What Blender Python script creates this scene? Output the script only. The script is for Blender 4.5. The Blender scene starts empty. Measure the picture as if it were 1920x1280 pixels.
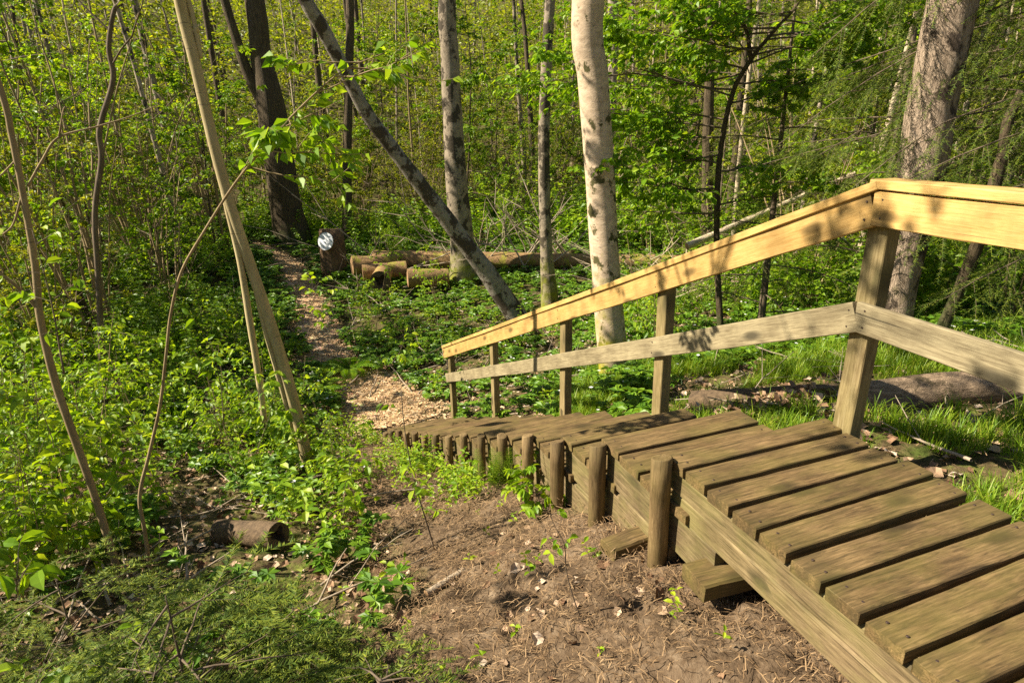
import bpy, math, random
import numpy as np
from mathutils import Vector, Matrix
sc = bpy.context.scene
COL = sc.collection
PI = math.pi
R_ = math.radians

# ------------------------------------------------------------------ camera
FPX = 1200.0                      # focal length in pixels of a 1920 wide frame
PITCH, ROLL = R_(18.6), R_(1.2)
CF = np.array([0, math.cos(PITCH), -math.sin(PITCH)])
_r = np.array([1.0, 0, 0]); _u = np.cross(_r, CF)
CR = _r * math.cos(ROLL) - _u * math.sin(ROLL)
CU = _u * math.cos(ROLL) + _r * math.sin(ROLL)
cam_d = bpy.data.cameras.new('camera'); cam = bpy.data.objects.new('camera', cam_d); COL.objects.link(cam)
cam.matrix_world = Matrix(((CR[0], CU[0], -CF[0], 0), (CR[1], CU[1], -CF[1], 0), (CR[2], CU[2], -CF[2], 0), (0, 0, 0, 1)))
cam_d.sensor_width = 36; cam_d.lens = 36 * FPX / 1920; cam_d.clip_start = .05; cam_d.clip_end = 800
cam_d.dof.use_dof = True; cam_d.dof.focus_distance = 4.6; cam_d.dof.aperture_fstop = 11
sc.camera = cam
# ------------------------------------------------------------------ light
SUN_AZ, SUN_EL = R_(-94), R_(42)     # azimuth from +Y towards +X
w = bpy.data.worlds.new('World'); sc.world = w; w.use_nodes = True
nt = w.node_tree; bg = nt.nodes['Background']
sky = nt.nodes.new('ShaderNodeTexSky'); sky.sky_type = 'NISHITA'; sky.sun_disc = False
sky.sun_elevation = SUN_EL; sky.sun_rotation = SUN_AZ
nt.links.new(sky.outputs[0], bg.inputs[0]); bg.inputs[1].default_value = 0.05; sky.dust_density = .6
sd = bpy.data.lights.new('sun', 'SUN'); sd.energy = 5.0; sd.angle = R_(.5); sd.color = (1, .91, .76)
sun = bpy.data.objects.new('sun', sd); COL.objects.link(sun)
sdir = Vector((math.sin(SUN_AZ) * math.cos(SUN_EL), math.cos(SUN_AZ) * math.cos(SUN_EL), math.sin(SUN_EL)))
sun.rotation_euler = sdir.to_track_quat('Z', 'Y').to_euler()
sc.view_settings.view_transform = 'Standard'; sc.view_settings.look = 'None'
sc.view_settings.exposure = 1.25; sc.view_settings.gamma = 1
sc.render.engine = 'CYCLES'
sc.cycles.max_bounces = 6; sc.cycles.diffuse_bounces = 3; sc.cycles.glossy_bounces = 2
sc.cycles.transmission_bounces = 3; sc.cycles.transparent_max_bounces = 4
sc.cycles.use_denoising = False
sc.cycles.sample_clamp_indirect = 3; sc.cycles.sample_clamp_direct = 10

# ------------------------------------------------------------------ helpers: space
def ray(x, y): return CF + CR * (x - 960) / FPX + CU * (640 - y) / FPX
def at(x, y, D):
    "point seen at photo pixel (x, y), D metres away along the ground"
    d = ray(x, y); return d * (D / math.hypot(d[0], d[1]))
def pxm(P, wpx): return wpx * float(np.dot(P, CF)) / FPX

def _hash(ix, iy, s):
    h = (ix * 374761393 + iy * 668265263 + s * 974634777) & 0xffffffff
    h = ((h ^ (h >> 13)) * 1274126177) & 0xffffffff
    return ((h ^ (h >> 16)) & 0xffff) / 65535.0
def vnoise(x, y, s=0):
    x = np.asarray(x, float); y = np.asarray(y, float)
    ix = np.floor(x).astype(np.int64); iy = np.floor(y).astype(np.int64)
    fx = x - ix; fy = y - iy; fx = fx * fx * (3 - 2 * fx); fy = fy * fy * (3 - 2 * fy)
    a = _hash(ix, iy, s); b = _hash(ix + 1, iy, s); c = _hash(ix, iy + 1, s); d = _hash(ix + 1, iy + 1, s)
    return (a * (1 - fx) + b * fx) * (1 - fy) + (c * (1 - fx) + d * fx) * fy
def fbm(x, y, o=4, s=0):
    t = 0; a = .5
    for i in range(o): t = t + a * (vnoise(x * 2 ** i, y * 2 ** i, s + i) - .5); a *= .55
    return t

# the flight of steps: left nose points (also the places of the round posts)
NOSE = [(.60, 2.18), (.43, 2.68), (.27, 3.08), (.12, 3.48)]
while len(NOSE) < 15: NOSE.append((NOSE[-1][0] - .163, NOSE[-1][1] + .386))
NOSE = [np.array(p) for p in NOSE]
Z0, RISE = -1.21, .185
# ground height from surveyed spots
CP = [(0, 0, -1.62), (1.0, .6, -1.50), (2.0, .3, -1.38), (0, 1.0, -1.72), (-.05, 1.7, -1.84), (.9, 1.3, -1.56), (.4, 1.7, -1.68), (.58, 2.1, -1.68),
      (1.15, 1.9, -1.6), (1.55, 2.1, -1.38), (1.9, 1.5, -1.32), (2.4, 2.2, -1.36), (1.45, 2.75, -1.46), (2.3, 3.2, -1.52), (3.3, 3.6, -1.45), (3.1, 4.9, -1.80),
      (.40, 2.66, -1.84), (.22, 3.08, -2.03), (.07, 3.48, -2.18), (-.1, 3.87, -2.36), (-.27, 4.25, -2.56), (-.6, 5.0, -2.93), (-.95, 5.8, -3.3), (-1.35, 6.8, -3.66), (-1.75, 7.8, -3.98),
      (1.2, 3.9, -1.88), (.7, 5.1, -2.38), (.25, 6.1, -2.85), (-.5, 7.8, -3.68), (1.6, 3.4, -1.62), (2.0, 4.6, -1.9), (1.15, 6.4, -2.6), (2.2, 6.2, -2.35),
      (-.6, 1.6, -1.98), (-1.6, 1.5, -2.15), (-.8, 2.6, -2.22), (-.5, 3.6, -2.42), (-1.5, 3.4, -2.48), (-2.6, 3.4, -2.45), (-1.9, 5.2, -2.95), (-1.2, 4.4, -2.7), (-3.2, 2.2, -2.35), (-4, 0, -2.2), (-1.5, 0, -1.9),
      (-2.2, 8.6, -3.98), (-3, 10.3, -3.88), (-4.7, 14.2, -3.66), (-4.8, 16.6, -3.6), (-7.0, 20.4, -3.3), (-5, 8, -3.35), (-7, 10, -3.2), (-9, 14, -3.0), (-10, 6, -2.8), (-6, 4, -2.6),
      (0, 12.2, -3.55), (-1.1, 16, -3.6), (.9, 13, -3.42), (3, 10, -3.05), (5, 8, -2.5), (6, 14, -3.1), (10, 9, -2.2), (6, 4, -1.7), (9, 3, -1.5), (8, 20, -3.1), (-2, 24, -3.4), (14, 18, -2.6), (-16, 18, -2.4), (-15, 28, -2.2), (5, 30, -3.0), (22, 26, -2.2), (0, -6, -1.4), (8, -6, -1.2), (-8, -6, -2.0), (20, 5, -1.2), (-22, 8, -2)]
CPa = np.array(CP, float)
def _phi(r): return r
_n = len(CPa)
_A = np.zeros((_n + 3, _n + 3)); _dd = np.hypot(CPa[:, None, 0] - CPa[None, :, 0], CPa[:, None, 1] - CPa[None, :, 1])
_A[:_n, :_n] = _dd - np.eye(_n) * .04; _A[:_n, _n] = 1; _A[:_n, _n + 1:] = CPa[:, :2]; _A[_n, :_n] = 1; _A[_n + 1:, :_n] = CPa[:, :2].T
_W = np.linalg.solve(_A, np.concatenate([CPa[:, 2], [0, 0, 0]]))
def gz(x, y):
    "height of the ground; beyond 26 m the wooded bank climbs"
    x = np.asarray(x, float); y = np.asarray(y, float); sh = x.shape
    xf = x.ravel(); yf = y.ravel(); out = np.zeros(len(xf))
    for i in range(0, len(xf), 40000):
        a = xf[i:i + 40000]; b = yf[i:i + 40000]
        ca = np.clip(a, -24, 24); cb = np.clip(b, -8, 32)
        r = np.hypot(ca[:, None] - CPa[None, :, 0], cb[:, None] - CPa[None, :, 1])
        out[i:i + 40000] = r @ _W[:_n] + _W[_n] + _W[_n + 1] * ca + _W[_n + 2] * cb
    D = np.hypot(xf, yf)
    k = np.clip((D - 26) / 60, 0, 1.2); k = k * k * (3 - 2 * np.minimum(k, 1))
    out += 15 * k + fbm(xf * .12, yf * .12, 3, 7) * np.clip(D / 8 - .6, 0, 2) * .9
    out += fbm(xf * 1.3, yf * 1.3, 3, 21) * .10 * np.clip(D - 1, 0, 1)
    return out.reshape(sh) if sh else float(out[0])
def hit(x, y, lo=1.0):
    "where the view through photo pixel (x, y) meets the ground"
    d = ray(x, y); h = math.hypot(d[0], d[1])
    D = np.arange(lo, 120, .04); z = d[2] / h * D
    g = gz(d[0] / h * D, d[1] / h * D); i = np.argmax(z <= g)
    P = d / h * D[i]; P[2] = g[i]; return P

# ------------------------------------------------------------------ helpers: meshes
class MB:
    def __init__(s): s.v = []; s.n = 0; s.f = []     # faces: (array(M,k), material, smooth)
    def add(s, v, f, m=0, sm=False):
        v = np.asarray(v, float).reshape(-1, 3); f = np.asarray(f, np.int64)
        s.v.append(v); s.f.append((f + s.n, m, sm)); s.n += len(v)
    def addg(s, v, fs, m=0, sm=False):
        v = np.asarray(v, float).reshape(-1, 3); s.v.append(v)
        for f in fs: s.f.append((np.asarray(f, np.int64) + s.n, m, sm))
        s.n += len(v)
    def mesh(s, name, mats):
        me = bpy.data.meshes.new(name)
        V = np.concatenate(s.v).astype(np.float32); me.vertices.add(len(V)); me.vertices.foreach_set('co', V.ravel())
        loops = np.concatenate([f.ravel() for f, _, _ in s.f]).astype(np.int32)
        tot = np.concatenate([np.full(len(f), f.shape[1]) for f, _, _ in s.f]).astype(np.int32)
        st = np.concatenate([[0], np.cumsum(tot)[:-1]]).astype(np.int32)
        me.loops.add(len(loops)); me.loops.foreach_set('vertex_index', loops)
        me.polygons.add(len(tot)); me.polygons.foreach_set('loop_start', st); me.polygons.foreach_set('loop_total', tot)
        me.polygons.foreach_set('material_index', np.concatenate([np.full(len(f), m) for f, m, _ in s.f]).astype(np.int32))
        me.polygons.foreach_set('use_smooth', np.concatenate([np.full(len(f), sm) for f, _, sm in s.f]).astype(bool))
        for m in (mats if isinstance(mats, (list, tuple)) else [mats]): me.materials.append(m)
        me.update(calc_edges=True); return me
def obj(name, mb, mats, parent=None, loc=None, rot=None, matrix=None):
    me = mb.mesh(name, mats) if isinstance(mb, MB) else mb
    o = bpy.data.objects.new(name, me); COL.objects.link(o)
    if matrix is not None: o.matrix_world = matrix
    if loc is not None: o.location = loc
    if rot is not None: o.rotation_euler = rot
    if parent is not None: o.parent = parent
    return o
def tag(o, label=None, cat=None, group=None, kind=None):
    if label: o['label'] = label
    if cat: o['category'] = cat
    if group: o['group'] = group
    if kind: o['kind'] = kind
    return o
def thing(name, loc, label, cat, group=None, rz=0):
    o = bpy.data.objects.new(name, None); COL.objects.link(o); o.location = loc; o.rotation_euler = (0, 0, rz)
    o.empty_display_size = .1
    return tag(o, label, cat, group)
def copy_thing(src, loc, rz=0, s=1, label=None, group=None):
    c = src.copy(); COL.objects.link(c); c.location = loc; c.rotation_euler = (0, 0, rz); c.scale = (s, s, s)
    if label: c['label'] = label
    if group: c['group'] = group
    for ch in src.children:
        k = ch.copy(); COL.objects.link(k); k.parent = c
    return c

def tube(mb, P, Rr, n=8, m=0, cap=True, wob=0, seed=0, sm=True, flute=0):
    P = np.asarray(P, float); Rr = np.asarray(Rr, float); k = len(P)
    T = np.gradient(P, axis=0); T /= np.linalg.norm(T, axis=1)[:, None] + 1e-9
    up = np.array([0.31, .95, .05]) if abs(T[0] @ np.array([0.31, .95, .05])) < .9 else np.array([1., 0, 0])
    A = np.cross(T, up); A /= np.linalg.norm(A, axis=1)[:, None]; B = np.cross(T, A)
    a = np.linspace(0, 2 * PI, n, endpoint=False)
    rad = Rr[:, None] * np.ones(n)[None]
    if wob:
        s = np.concatenate([[0], np.cumsum(np.linalg.norm(np.diff(P, axis=0), axis=1))])
        rad = rad * (1 + wob * 2 * (vnoise((a[None] / PI * 3) % 6 + seed, s[:, None] / (Rr.mean() * 2.2) + 9 * seed, seed) - .5))
    if flute:
        z = np.linspace(0, 1, k)[:, None]
        rad = rad * (1 + flute * np.exp(-z * k / 2.5) * np.cos(a[None] * 5 + seed))
    V = P[:, None] + rad[..., None] * (np.cos(a)[None, :, None] * A[:, None] + np.sin(a)[None, :, None] * B[:, None])
    i = np.arange(k - 1)[:, None] * n; j = np.arange(n)[None]; j2 = (j + 1) % n
    F = np.stack([i + j, i + j2, i + n + j2, i + n + j], -1).reshape(-1, 4)
    fs = [F]
    V = V.reshape(-1, 3)
    mb.addg(V, fs, m, sm)
    if cap and n >= 5:
        base = mb.n - len(V)
        mb.f.append((np.array([list(range(base + n - 1, base - 1, -1))]), m, False)); mb.f.append((np.array([list(range(base + (k - 1) * n, base + k * n))]), m, False))
def smooth_poly(P, R, per=6):
    "Catmull-Rom through points"
    P = np.asarray(P, float); R = np.asarray(R, float)
    Q = np.vstack([2 * P[0] - P[1], P, 2 * P[-1] - P[-2]]); S = np.concatenate([[R[0]], R, [R[-1]]])
    out = []; ro = []
    for i in range(1, len(Q) - 2):
        for t in np.linspace(0, 1, per, endpoint=False):
            f = lambda a, b, c, d: .5 * (2 * b + (c - a) * t + (2 * a - 5 * b + 4 * c - d) * t * t + (3 * b - a - 3 * c + d) * t ** 3)
            out.append(f(Q[i - 1], Q[i], Q[i + 1], Q[i + 2])); ro.append(S[i] * (1 - t) + S[i + 1] * t)
    out.append(P[-1]); ro.append(R[-1]); return np.array(out), np.array(ro)

def rotz(a): c, s = np.cos(a), np.sin(a); z = 0 * c; return np.stack([np.stack([c, -s, z], -1), np.stack([s, c, z], -1), np.stack([z, z, z + 1], -1)], -2)
def rotx(a): c, s = np.cos(a), np.sin(a); z = 0 * c; return np.stack([np.stack([z + 1, z, z], -1), np.stack([z, c, -s], -1), np.stack([z, s, c], -1)], -2)
def roty(a): c, s = np.cos(a), np.sin(a); z = 0 * c; return np.stack([np.stack([c, z, s], -1), np.stack([z, z + 1, z], -1), np.stack([-s, z, c], -1)], -2)
def stamp(mb, proto, M, P, S, m=None):
    "copies a prototype (verts, [faces], material) with rotations M, places P, sizes S into one mesh"
    v, fs, mi = proto; v = np.asarray(v, float); n = len(P)
    if n == 0: return
    V = np.einsum('nij,kj->nki', M, v) * np.reshape(S, (-1, 1, 1)) + P[:, None]
    off = (np.arange(n) * len(v))[:, None, None]
    mb.addg(V.reshape(-1, 3), [(np.asarray(f)[None] + off).reshape(-1, np.asarray(f).shape[1]) for f in fs], mi if m is None else m, False)
def merge_proto(parts):
    "several (proto, M, P, S) of the same material into one prototype"
    vs = []; fq = []; ft = []; n = 0
    for (v, fs, mi), M, P, S in parts:
        V = (np.asarray(v) @ np.asarray(M).T) * S + P; vs.append(V)
        for f in fs:
            f = np.asarray(f) + n
            (fq if f.shape[1] == 4 else ft).append(f)
        n += len(V)
    fs = []
    if fq: fs.append(np.concatenate(fq))
    if ft: fs.append(np.concatenate(ft))
    return (np.concatenate(vs), fs, parts[0][0][2])
# leaf pointing along +Y, upper side +Z, length 1
def leafp(wd=.55, fold=.12, droop=.18, mi=0):
    w2 = wd / 2
    v = [(0, 0, 0), (-w2 * .8, .28, fold), (0, .3, 0), (w2 * .8, .28, fold), (-w2 * .85, .62, fold - droop * .3), (0, .65, -droop * .3), (w2 * .85, .62, fold - droop * .3), (0, 1, -droop)]
    return (v, [[(1, 2, 5, 4), (2, 3, 6, 5)], [(0, 2, 1), (0, 3, 2), (4, 5, 7), (5, 6, 7)]], mi)
def leafq(wd=.6, fold=.1, mi=0):
    return ([(0, 0, 0), (-wd / 2, .48, fold), (0, 1, -.12), (wd / 2, .48, fold)], [[(0, 3, 2), (0, 2, 1)]], mi)

def orient(D, roll=None):
    "matrices whose +Y axis is D (n,3); +Z kept as near up as it can, then rolled"
    D = D / (np.linalg.norm(D, axis=1)[:, None] + 1e-9)
    Z = np.array([0, 0, 1.]); X = np.cross(D, Z); l = np.linalg.norm(X, axis=1)[:, None]; X = np.where(l > 1e-3, X / (l + 1e-9), [1, 0, 0]); Zn = np.cross(X, D)
    M = np.stack([X, D, Zn], -1)
    if roll is not None: M = M @ roty(roll)
    return M

# ------------------------------------------------------------------ materials
def mat(name):
    m = bpy.data.materials.new(name); m.use_nodes = True; nt = m.node_tree
    return m, nt, nt.nodes['Principled BSDF'], nt.links
def nd(nt, t, **k):
    n = nt.nodes.new(t)
    for a, b in k.items():
        if a.startswith('i_'): n.inputs[a[2:].replace('_', ' ')].default_value = b
        else: setattr(n, a, b)
    return n
def ramp(nt, fac, stops):
    r = nt.nodes.new('ShaderNodeValToRGB'); e = r.color_ramp.elements
    while len(e) < len(stops): e.new(.5)
    for k, (p, c) in enumerate(stops): e[k].position = p; e[k].color = (*c, 1) if len(c) == 3 else c
    nt.links.new(fac, r.inputs[0]); return r
def mixc(nt, fac, a, b, mode='MIX'):
    n = nt.nodes.new('ShaderNodeMix'); n.data_type = 'RGBA'; n.blend_type = mode
    for s, v in ((n.inputs[0], fac), (n.inputs[6], a), (n.inputs[7], b)):
        if hasattr(v, 'is_linked') or hasattr(v, 'links'): nt.links.new(v, s)
        else: s.default_value = v if not isinstance(v, tuple) or len(v) == 4 else (*v, 1)
    return n.outputs[2]
def mapping(nt, scale, coord='Object', rnd=False):
    tc = nt.nodes.new('ShaderNodeTexCoord'); mp = nt.nodes.new('ShaderNodeMapping'); mp.inputs['Scale'].default_value = scale
    src = tc.outputs[coord]
    if rnd:
        oi = nt.nodes.new('ShaderNodeObjectInfo'); ad = nt.nodes.new('ShaderNodeVectorMath'); ad.operation = 'MULTIPLY_ADD'
        cx = nt.nodes.new('ShaderNodeCombineXYZ')
        for i, k in enumerate((37., 17., 53.)):
            mu = nt.nodes.new('ShaderNodeMath'); mu.operation = 'MULTIPLY'; mu.inputs[1].default_value = k; nt.links.new(oi.outputs['Random'], mu.inputs[0]); nt.links.new(mu.outputs[0], cx.inputs[i])
        ad.operation = 'ADD'; nt.links.new(src, ad.inputs[0]); nt.links.new(cx.outputs[0], ad.inputs[1]); src = ad.outputs[0]
    nt.links.new(src, mp.inputs[0]); return mp.outputs[0]
def noise(nt, vec, sc_, det=4, rough=.6, dist=0):
    n = nt.nodes.new('ShaderNodeTexNoise'); n.inputs['Scale'].default_value = sc_; n.inputs['Detail'].default_value = det
    n.inputs['Roughness'].default_value = rough; n.inputs['Distortion'].default_value = dist; nt.links.new(vec, n.inputs['Vector']); return n.outputs[0]
def bump(nt, bsdf, h, strength=.4, dist=.01):
    b = nt.nodes.new('ShaderNodeBump'); b.inputs['Strength'].default_value = strength; b.inputs['Distance'].default_value = dist
    nt.links.new(h, b.inputs['Height']); nt.links.new(b.outputs[0], bsdf.inputs['Normal'])
def math_(nt, op, a, b=None, clamp=False):
    n = nt.nodes.new('ShaderNodeMath'); n.operation = op; n.use_clamp = clamp
    for i, v in enumerate((a, b)):
        if v is None: continue
        if isinstance(v, (int, float)): n.inputs[i].default_value = v
        else: nt.links.new(v, n.inputs[i])
    return n.outputs[0]

def wood(name, light, mid, dark, green=None, greenamt=.5, grain=1.0, rough=.75, knots=True):
    "plank wood, grain along local X; knots, checks, algae"
    m, nt, b, L = mat(name)
    v = mapping(nt, (3.6, 52, 52), rnd=True); n1 = noise(nt, v, 1.6, 7, .75, 1.0)
    v2 = mapping(nt, (11, 190, 190), rnd=True); n2 = noise(nt, v2, 1.0, 3, .6)
    v3 = mapping(nt, (1, 1, 1), rnd=True); n3 = noise(nt, v3, 5, 4, .6)
    c = ramp(nt, n1, [(.34, dark), (.5, mid), (.66, light)]).outputs[0]
    c = mixc(nt, .5 * grain, c, ramp(nt, n2, [(.3, (.35, .3, .26)), (.62, (1, 1, 1))]).outputs[0], 'MULTIPLY')
    c = mixc(nt, .55, c, ramp(nt, n3, [(.34, (.36, .33, .30)), (.6, (1.0, 1, 1))]).outputs[0], 'MULTIPLY')
    oi = nt.nodes.new('ShaderNodeObjectInfo')
    c = mixc(nt, .7, c, ramp(nt, oi.outputs['Random'], [(0, (.60, .58, .55)), (.35, (.86, .86, .86)), (.7, (.92, .9, .86)), (1, (1.0, .99, .97))]).outputs[0], 'MULTIPLY')
    if knots:
        vo = nt.nodes.new('ShaderNodeTexVoronoi'); vo.voronoi_dimensions = '2D'; vo.inputs['Scale'].default_value = 1; L.new(mapping(nt, knots if isinstance(knots, tuple) else (2.4, 6.5, 6.5), rnd=True), vo.inputs['Vector'])
        sx = nt.nodes.new('ShaderNodeSeparateColor'); L.new(vo.outputs['Color'], sx.inputs[0])
        gate = ramp(nt, sx.outputs[0], [(.40, (0, 0, 0)), (.42, (1, 1, 1))]).outputs[0]
        k = ramp(nt, vo.outputs['Distance'], [(.07, (1, 1, 1)), (.13, (.6, .6, .6)), (.19, (0, 0, 0))]).outputs[0]
        k = math_(nt, 'MULTIPLY', k, gate)
        c = mixc(nt, k, c, tuple(q * .24 for q in mid))
    v4 = mapping(nt, (1.3, 60, 60), rnd=True); n4 = noise(nt, v4, 1.0, 2, .5)
    crack = ramp(nt, n4, [(.27, (0, 0, 0)), (.31, (1, 1, 1))]).outputs[0]
    c = mixc(nt, .6, c, crack, 'MULTIPLY')
    if name == 'deck_wood':
        tc = nt.nodes.new('ShaderNodeTexCoord'); sp = nt.nodes.new('ShaderNodeSeparateXYZ'); L.new(tc.outputs['Object'], sp.inputs[0])
        e = math_(nt, 'MULTIPLY', math_(nt, 'SUBTRACT', math_(nt, 'ABSOLUTE', sp.outputs[0]), .27), 5.0, True)
        st = math_(nt, 'MULTIPLY', math_(nt, 'ADD', e, .35), ramp(nt, noise(nt, mapping(nt, (2.5, 6, 6), rnd=True), 2.2, 5, .65), [(.42, (0, 0, 0)), (.62, (1, 1, 1))]).outputs[0])
        c = mixc(nt, math_(nt, 'MULTIPLY', st, .7, True), c, (.05, .034, .016))
    if green:
        n5 = noise(nt, mapping(nt, (1, 2, 2), rnd=True), 4, 5, .65)
        # algae gathers towards the plank ends
        tc = nt.nodes.new('ShaderNodeTexCoord'); sp = nt.nodes.new('ShaderNodeSeparateXYZ'); L.new(tc.outputs['Object'], sp.inputs[0])
        e = math_(nt, 'MULTIPLY', math_(nt, 'ABSOLUTE', sp.outputs[0]), .55)
        g = math_(nt, 'MULTIPLY', math_(nt, 'ADD', ramp(nt, n5, [(.42, (0, 0, 0)), (.68, (1, 1, 1))]).outputs[0], e), greenamt, True)
        c = mixc(nt, g, c, green)
    L.new(c, b.inputs['Base Color']); b.inputs['Roughness'].default_value = rough; b.inputs['Specular IOR Level'].default_value = .25
    h = math_(nt, 'ADD', n2, math_(nt, 'MULTIPLY', crack, .8)); h = math_(nt, 'ADD', h, n1)
    bump(nt, b, h, .3, .003); return m

def bark(name, base, dark, patch=None, patch_amt=.5, ridge=(6, 6, 1.2), bumpd=.02, moss=None, moss_h=.6, lent=False, pscale=5, mossside=0):
    m, nt, b, L = mat(name)
    v = mapping(nt, ridge, rnd=True); n1 = noise(nt, v, 4, 6, .7, .4)
    n3 = noise(nt, mapping(nt, (1, 1, 1), rnd=True), 2.3, 5, .6)
    c = ramp(nt, n1, [(.3, dark), (.6, base)]).outputs[0]
    c = mixc(nt, .5, c, ramp(nt, n3, [(.3, (.62, .6, .58)), (.7, (1.0, 1.0, 1.0))]).outputs[0], 'MULTIPLY')
    if lent:
        n2 = noise(nt, mapping(nt, (4, 4, 34), rnd=True), 1.6, 3, .6)
        c = mixc(nt, ramp(nt, n2, [(.64, (0, 0, 0)), (.70, (1, 1, 1))]).outputs[0], c, tuple(q * .45 for q in base))
    if patch:
        n4 = noise(nt, mapping(nt, (1, 1, .8), rnd=True), pscale, 5, .65)
        k = ramp(nt, n4, [(.62 - patch_amt * .25, (0, 0, 0)), (.66 - patch_amt * .25, (1, 1, 1))]).outputs[0]
        c = mixc(nt, k, c, patch)
    if moss:
        tc = nt.nodes.new('ShaderNodeTexCoord'); sp = nt.nodes.new('ShaderNodeSeparateXYZ'); L.new(tc.outputs['Object'], sp.inputs[0])
        n5 = noise(nt, mapping(nt, (1, 1, 1), rnd=True), 6, 4, .6)
        g = math_(nt, 'SUBTRACT', 1.0, math_(nt, 'DIVIDE', sp.outputs[2], moss_h))
        g = math_(nt, 'ADD', g, math_(nt, 'MULTIPLY', math_(nt, 'SUBTRACT', n5, .55), 3.0))
        g = math_(nt, 'ADD', g, math_(nt, 'MULTIPLY', ramp(nt, noise(nt, mapping(nt, (1, 1, .5), rnd=True), 2.2, 4, .7), [(.66, (0, 0, 0)), (.72, (1, 1, 1))]).outputs[0], .8), True)
        c = mixc(nt, g, c, moss)
    L.new(c, b.inputs['Base Color']); b.inputs['Roughness'].default_value = .85; b.inputs['Specular IOR Level'].default_value = .2
    bump(nt, b, n1, .9, bumpd); return m

def leafmat(name, cols, trans=.52, rough=.45, sat=1.0):
    m, nt, b, L = mat(name)
    g = nt.nodes.new('ShaderNodeNewGeometry')
    c = ramp(nt, g.outputs['Random Per Island'], cols).outputs[0]
    oi = nt.nodes.new('ShaderNodeObjectInfo')
    c = mixc(nt, 1.0, c, ramp(nt, oi.outputs['Random'], [(0, (.8, .86, .8)), (1, (1.12, 1.05, .9))]).outputs[0], 'MULTIPLY')
    L.new(c, b.inputs['Base Color']); b.inputs['Roughness'].default_value = rough; b.inputs['Specular IOR Level'].default_value = .35
    t = nt.nodes.new('ShaderNodeBsdfTranslucent'); mx = nt.nodes.new('ShaderNodeMixShader'); mx.inputs[0].default_value = trans
    c2 = mixc(nt, 1.0, c, (1.35, 1.25, .55, 1), 'MULTIPLY'); L.new(c2, t.inputs[0])
    L.new(b.outputs[0], mx.inputs[1]); L.new(t.outputs[0], mx.inputs[2]); L.new(mx.outputs[0], nt.nodes['Material Output'].inputs[0])
    return m
def plain(name, cols, rough=.8, nsc=8):
    m, nt, b, L = mat(name)
    g = nt.nodes.new('ShaderNodeNewGeometry')
    c = ramp(nt, g.outputs['Random Per Island'], cols).outputs[0]
    n = noise(nt, mapping(nt, (1, 1, 1)), nsc, 4, .6)
    c = mixc(nt, .6, c, ramp(nt, n, [(.3, (.6, .6, .6)), (.7, (1, 1, 1))]).outputs[0], 'MULTIPLY')
    L.new(c, b.inputs['Base Color']); b.inputs['Roughness'].default_value = rough; b.inputs['Specular IOR Level'].default_value = .2
    return m
M = {}
M['deck'] = wood('deck_wood', (.36, .23, .105), (.20, .13, .055), (.055, .036, .017), green=(.16, .14, .03), greenamt=.34)
M['side'] = wood('side_wood', (.33, .245, .13), (.23, .165, .085), (.09, .063, .032), green=(.20, .19, .05), greenamt=.38)
M['round'] = wood('round_wood', (.33, .23, .11), (.23, .155, .07), (.11, .07, .03), green=(.15, .13, .03), greenamt=.25)
M['new'] = wood('fresh_pine', (.72, .48, .18), (.67, .42, .14), (.52, .31, .09), grain=.35, rough=.6, knots=(2.6, 7.0, 7.0))
M['grey'] = wood('weathered_pine', (.43, .36, .21), (.34, .28, .16), (.21, .165, .09), grain=.9)
M['post'] = wood('post_pine', (.40, .31, .16), (.32, .24, .11), (.20, .14, .06), green=(.22, .20, .06), greenamt=.3)
M['bark_white'] = bark('pale_bark', (.70, .54, .37), (.42, .31, .20), patch=(.09, .08, .03), patch_amt=.26, ridge=(3, 3, 5), bumpd=.006, moss=(.30, .27, .02), moss_h=1.3, lent=True)
M['bark_rough'] = bark('rough_bark', (.56, .425, .30), (.16, .11, .07), patch=(.09, .065, .045), patch_amt=.3, pscale=4, ridge=(20, 20, 5), bumpd=.03, moss=(.16, .17, .03), moss_h=.6)
M['bark_dark'] = bark('dark_bark', (.15, .11, .062), (.04, .03, .018), ridge=(8, 8, 1), bumpd=.05, moss=(.06, .08, .02), moss_h=.7)
M['bark_mottled'] = bark('mottled_bark', (.36, .31, .25), (.2, .165, .125), patch=(.08, .06, .042), patch_amt=.5, ridge=(3, 3, 4), bumpd=.01, pscale=4.5)
M['bark_alder'] = bark('alder_bark', (.36, .29, .20), (.19, .15, .10), patch=(.07, .055, .035), patch_amt=.42, ridge=(4, 4, 3), bumpd=.015, moss=(.20, .21, .02), moss_h=1.3, pscale=4)
M['bark_sap'] = bark('sapling_bark', (.38, .28, .15), (.24, .17, .085), ridge=(4, 4, 1), bumpd=.004, lent=True)
M['bark_lime'] = bark('lime_bark', (.56, .45, .24), (.40, .31, .15), ridge=(4, 4, 1), bumpd=.004, lent=True)
M['bark_twig'] = bark('twig_bark', (.20, .15, .10), (.10, .07, .045), ridge=(4, 4, 1), bumpd=.003)
M['bark_pole'] = bark('pole_bark', (.46, .37, .27), (.20, .15, .10), patch=(.06, .05, .035), patch_amt=.35, ridge=(4, 4, 2), bumpd=.01)
M['deadwood'] = bark('dead_wood', (.46, .37, .26), (.24, .18, .12), ridge=(6, 6, 6), bumpd=.01)
M['deadlight'] = bark('bleached_wood', (.62, .50, .34), (.36, .27, .17), ridge=(6, 6, 6), bumpd=.01)
M['log_brown'] = bark('rotten_bark', (.17, .115, .065), (.055, .038, .024), ridge=(6, 6, 6), bumpd=.02, patch=(.20, .19, .03), patch_amt=.22, pscale=3)
M['log_tan'] = bark('brown_bark', (.42, .30, .19), (.13, .09, .055), ridge=(5, 14, 14), bumpd=.03, patch=(.12, .09, .05), patch_amt=.3, pscale=5)
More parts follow.
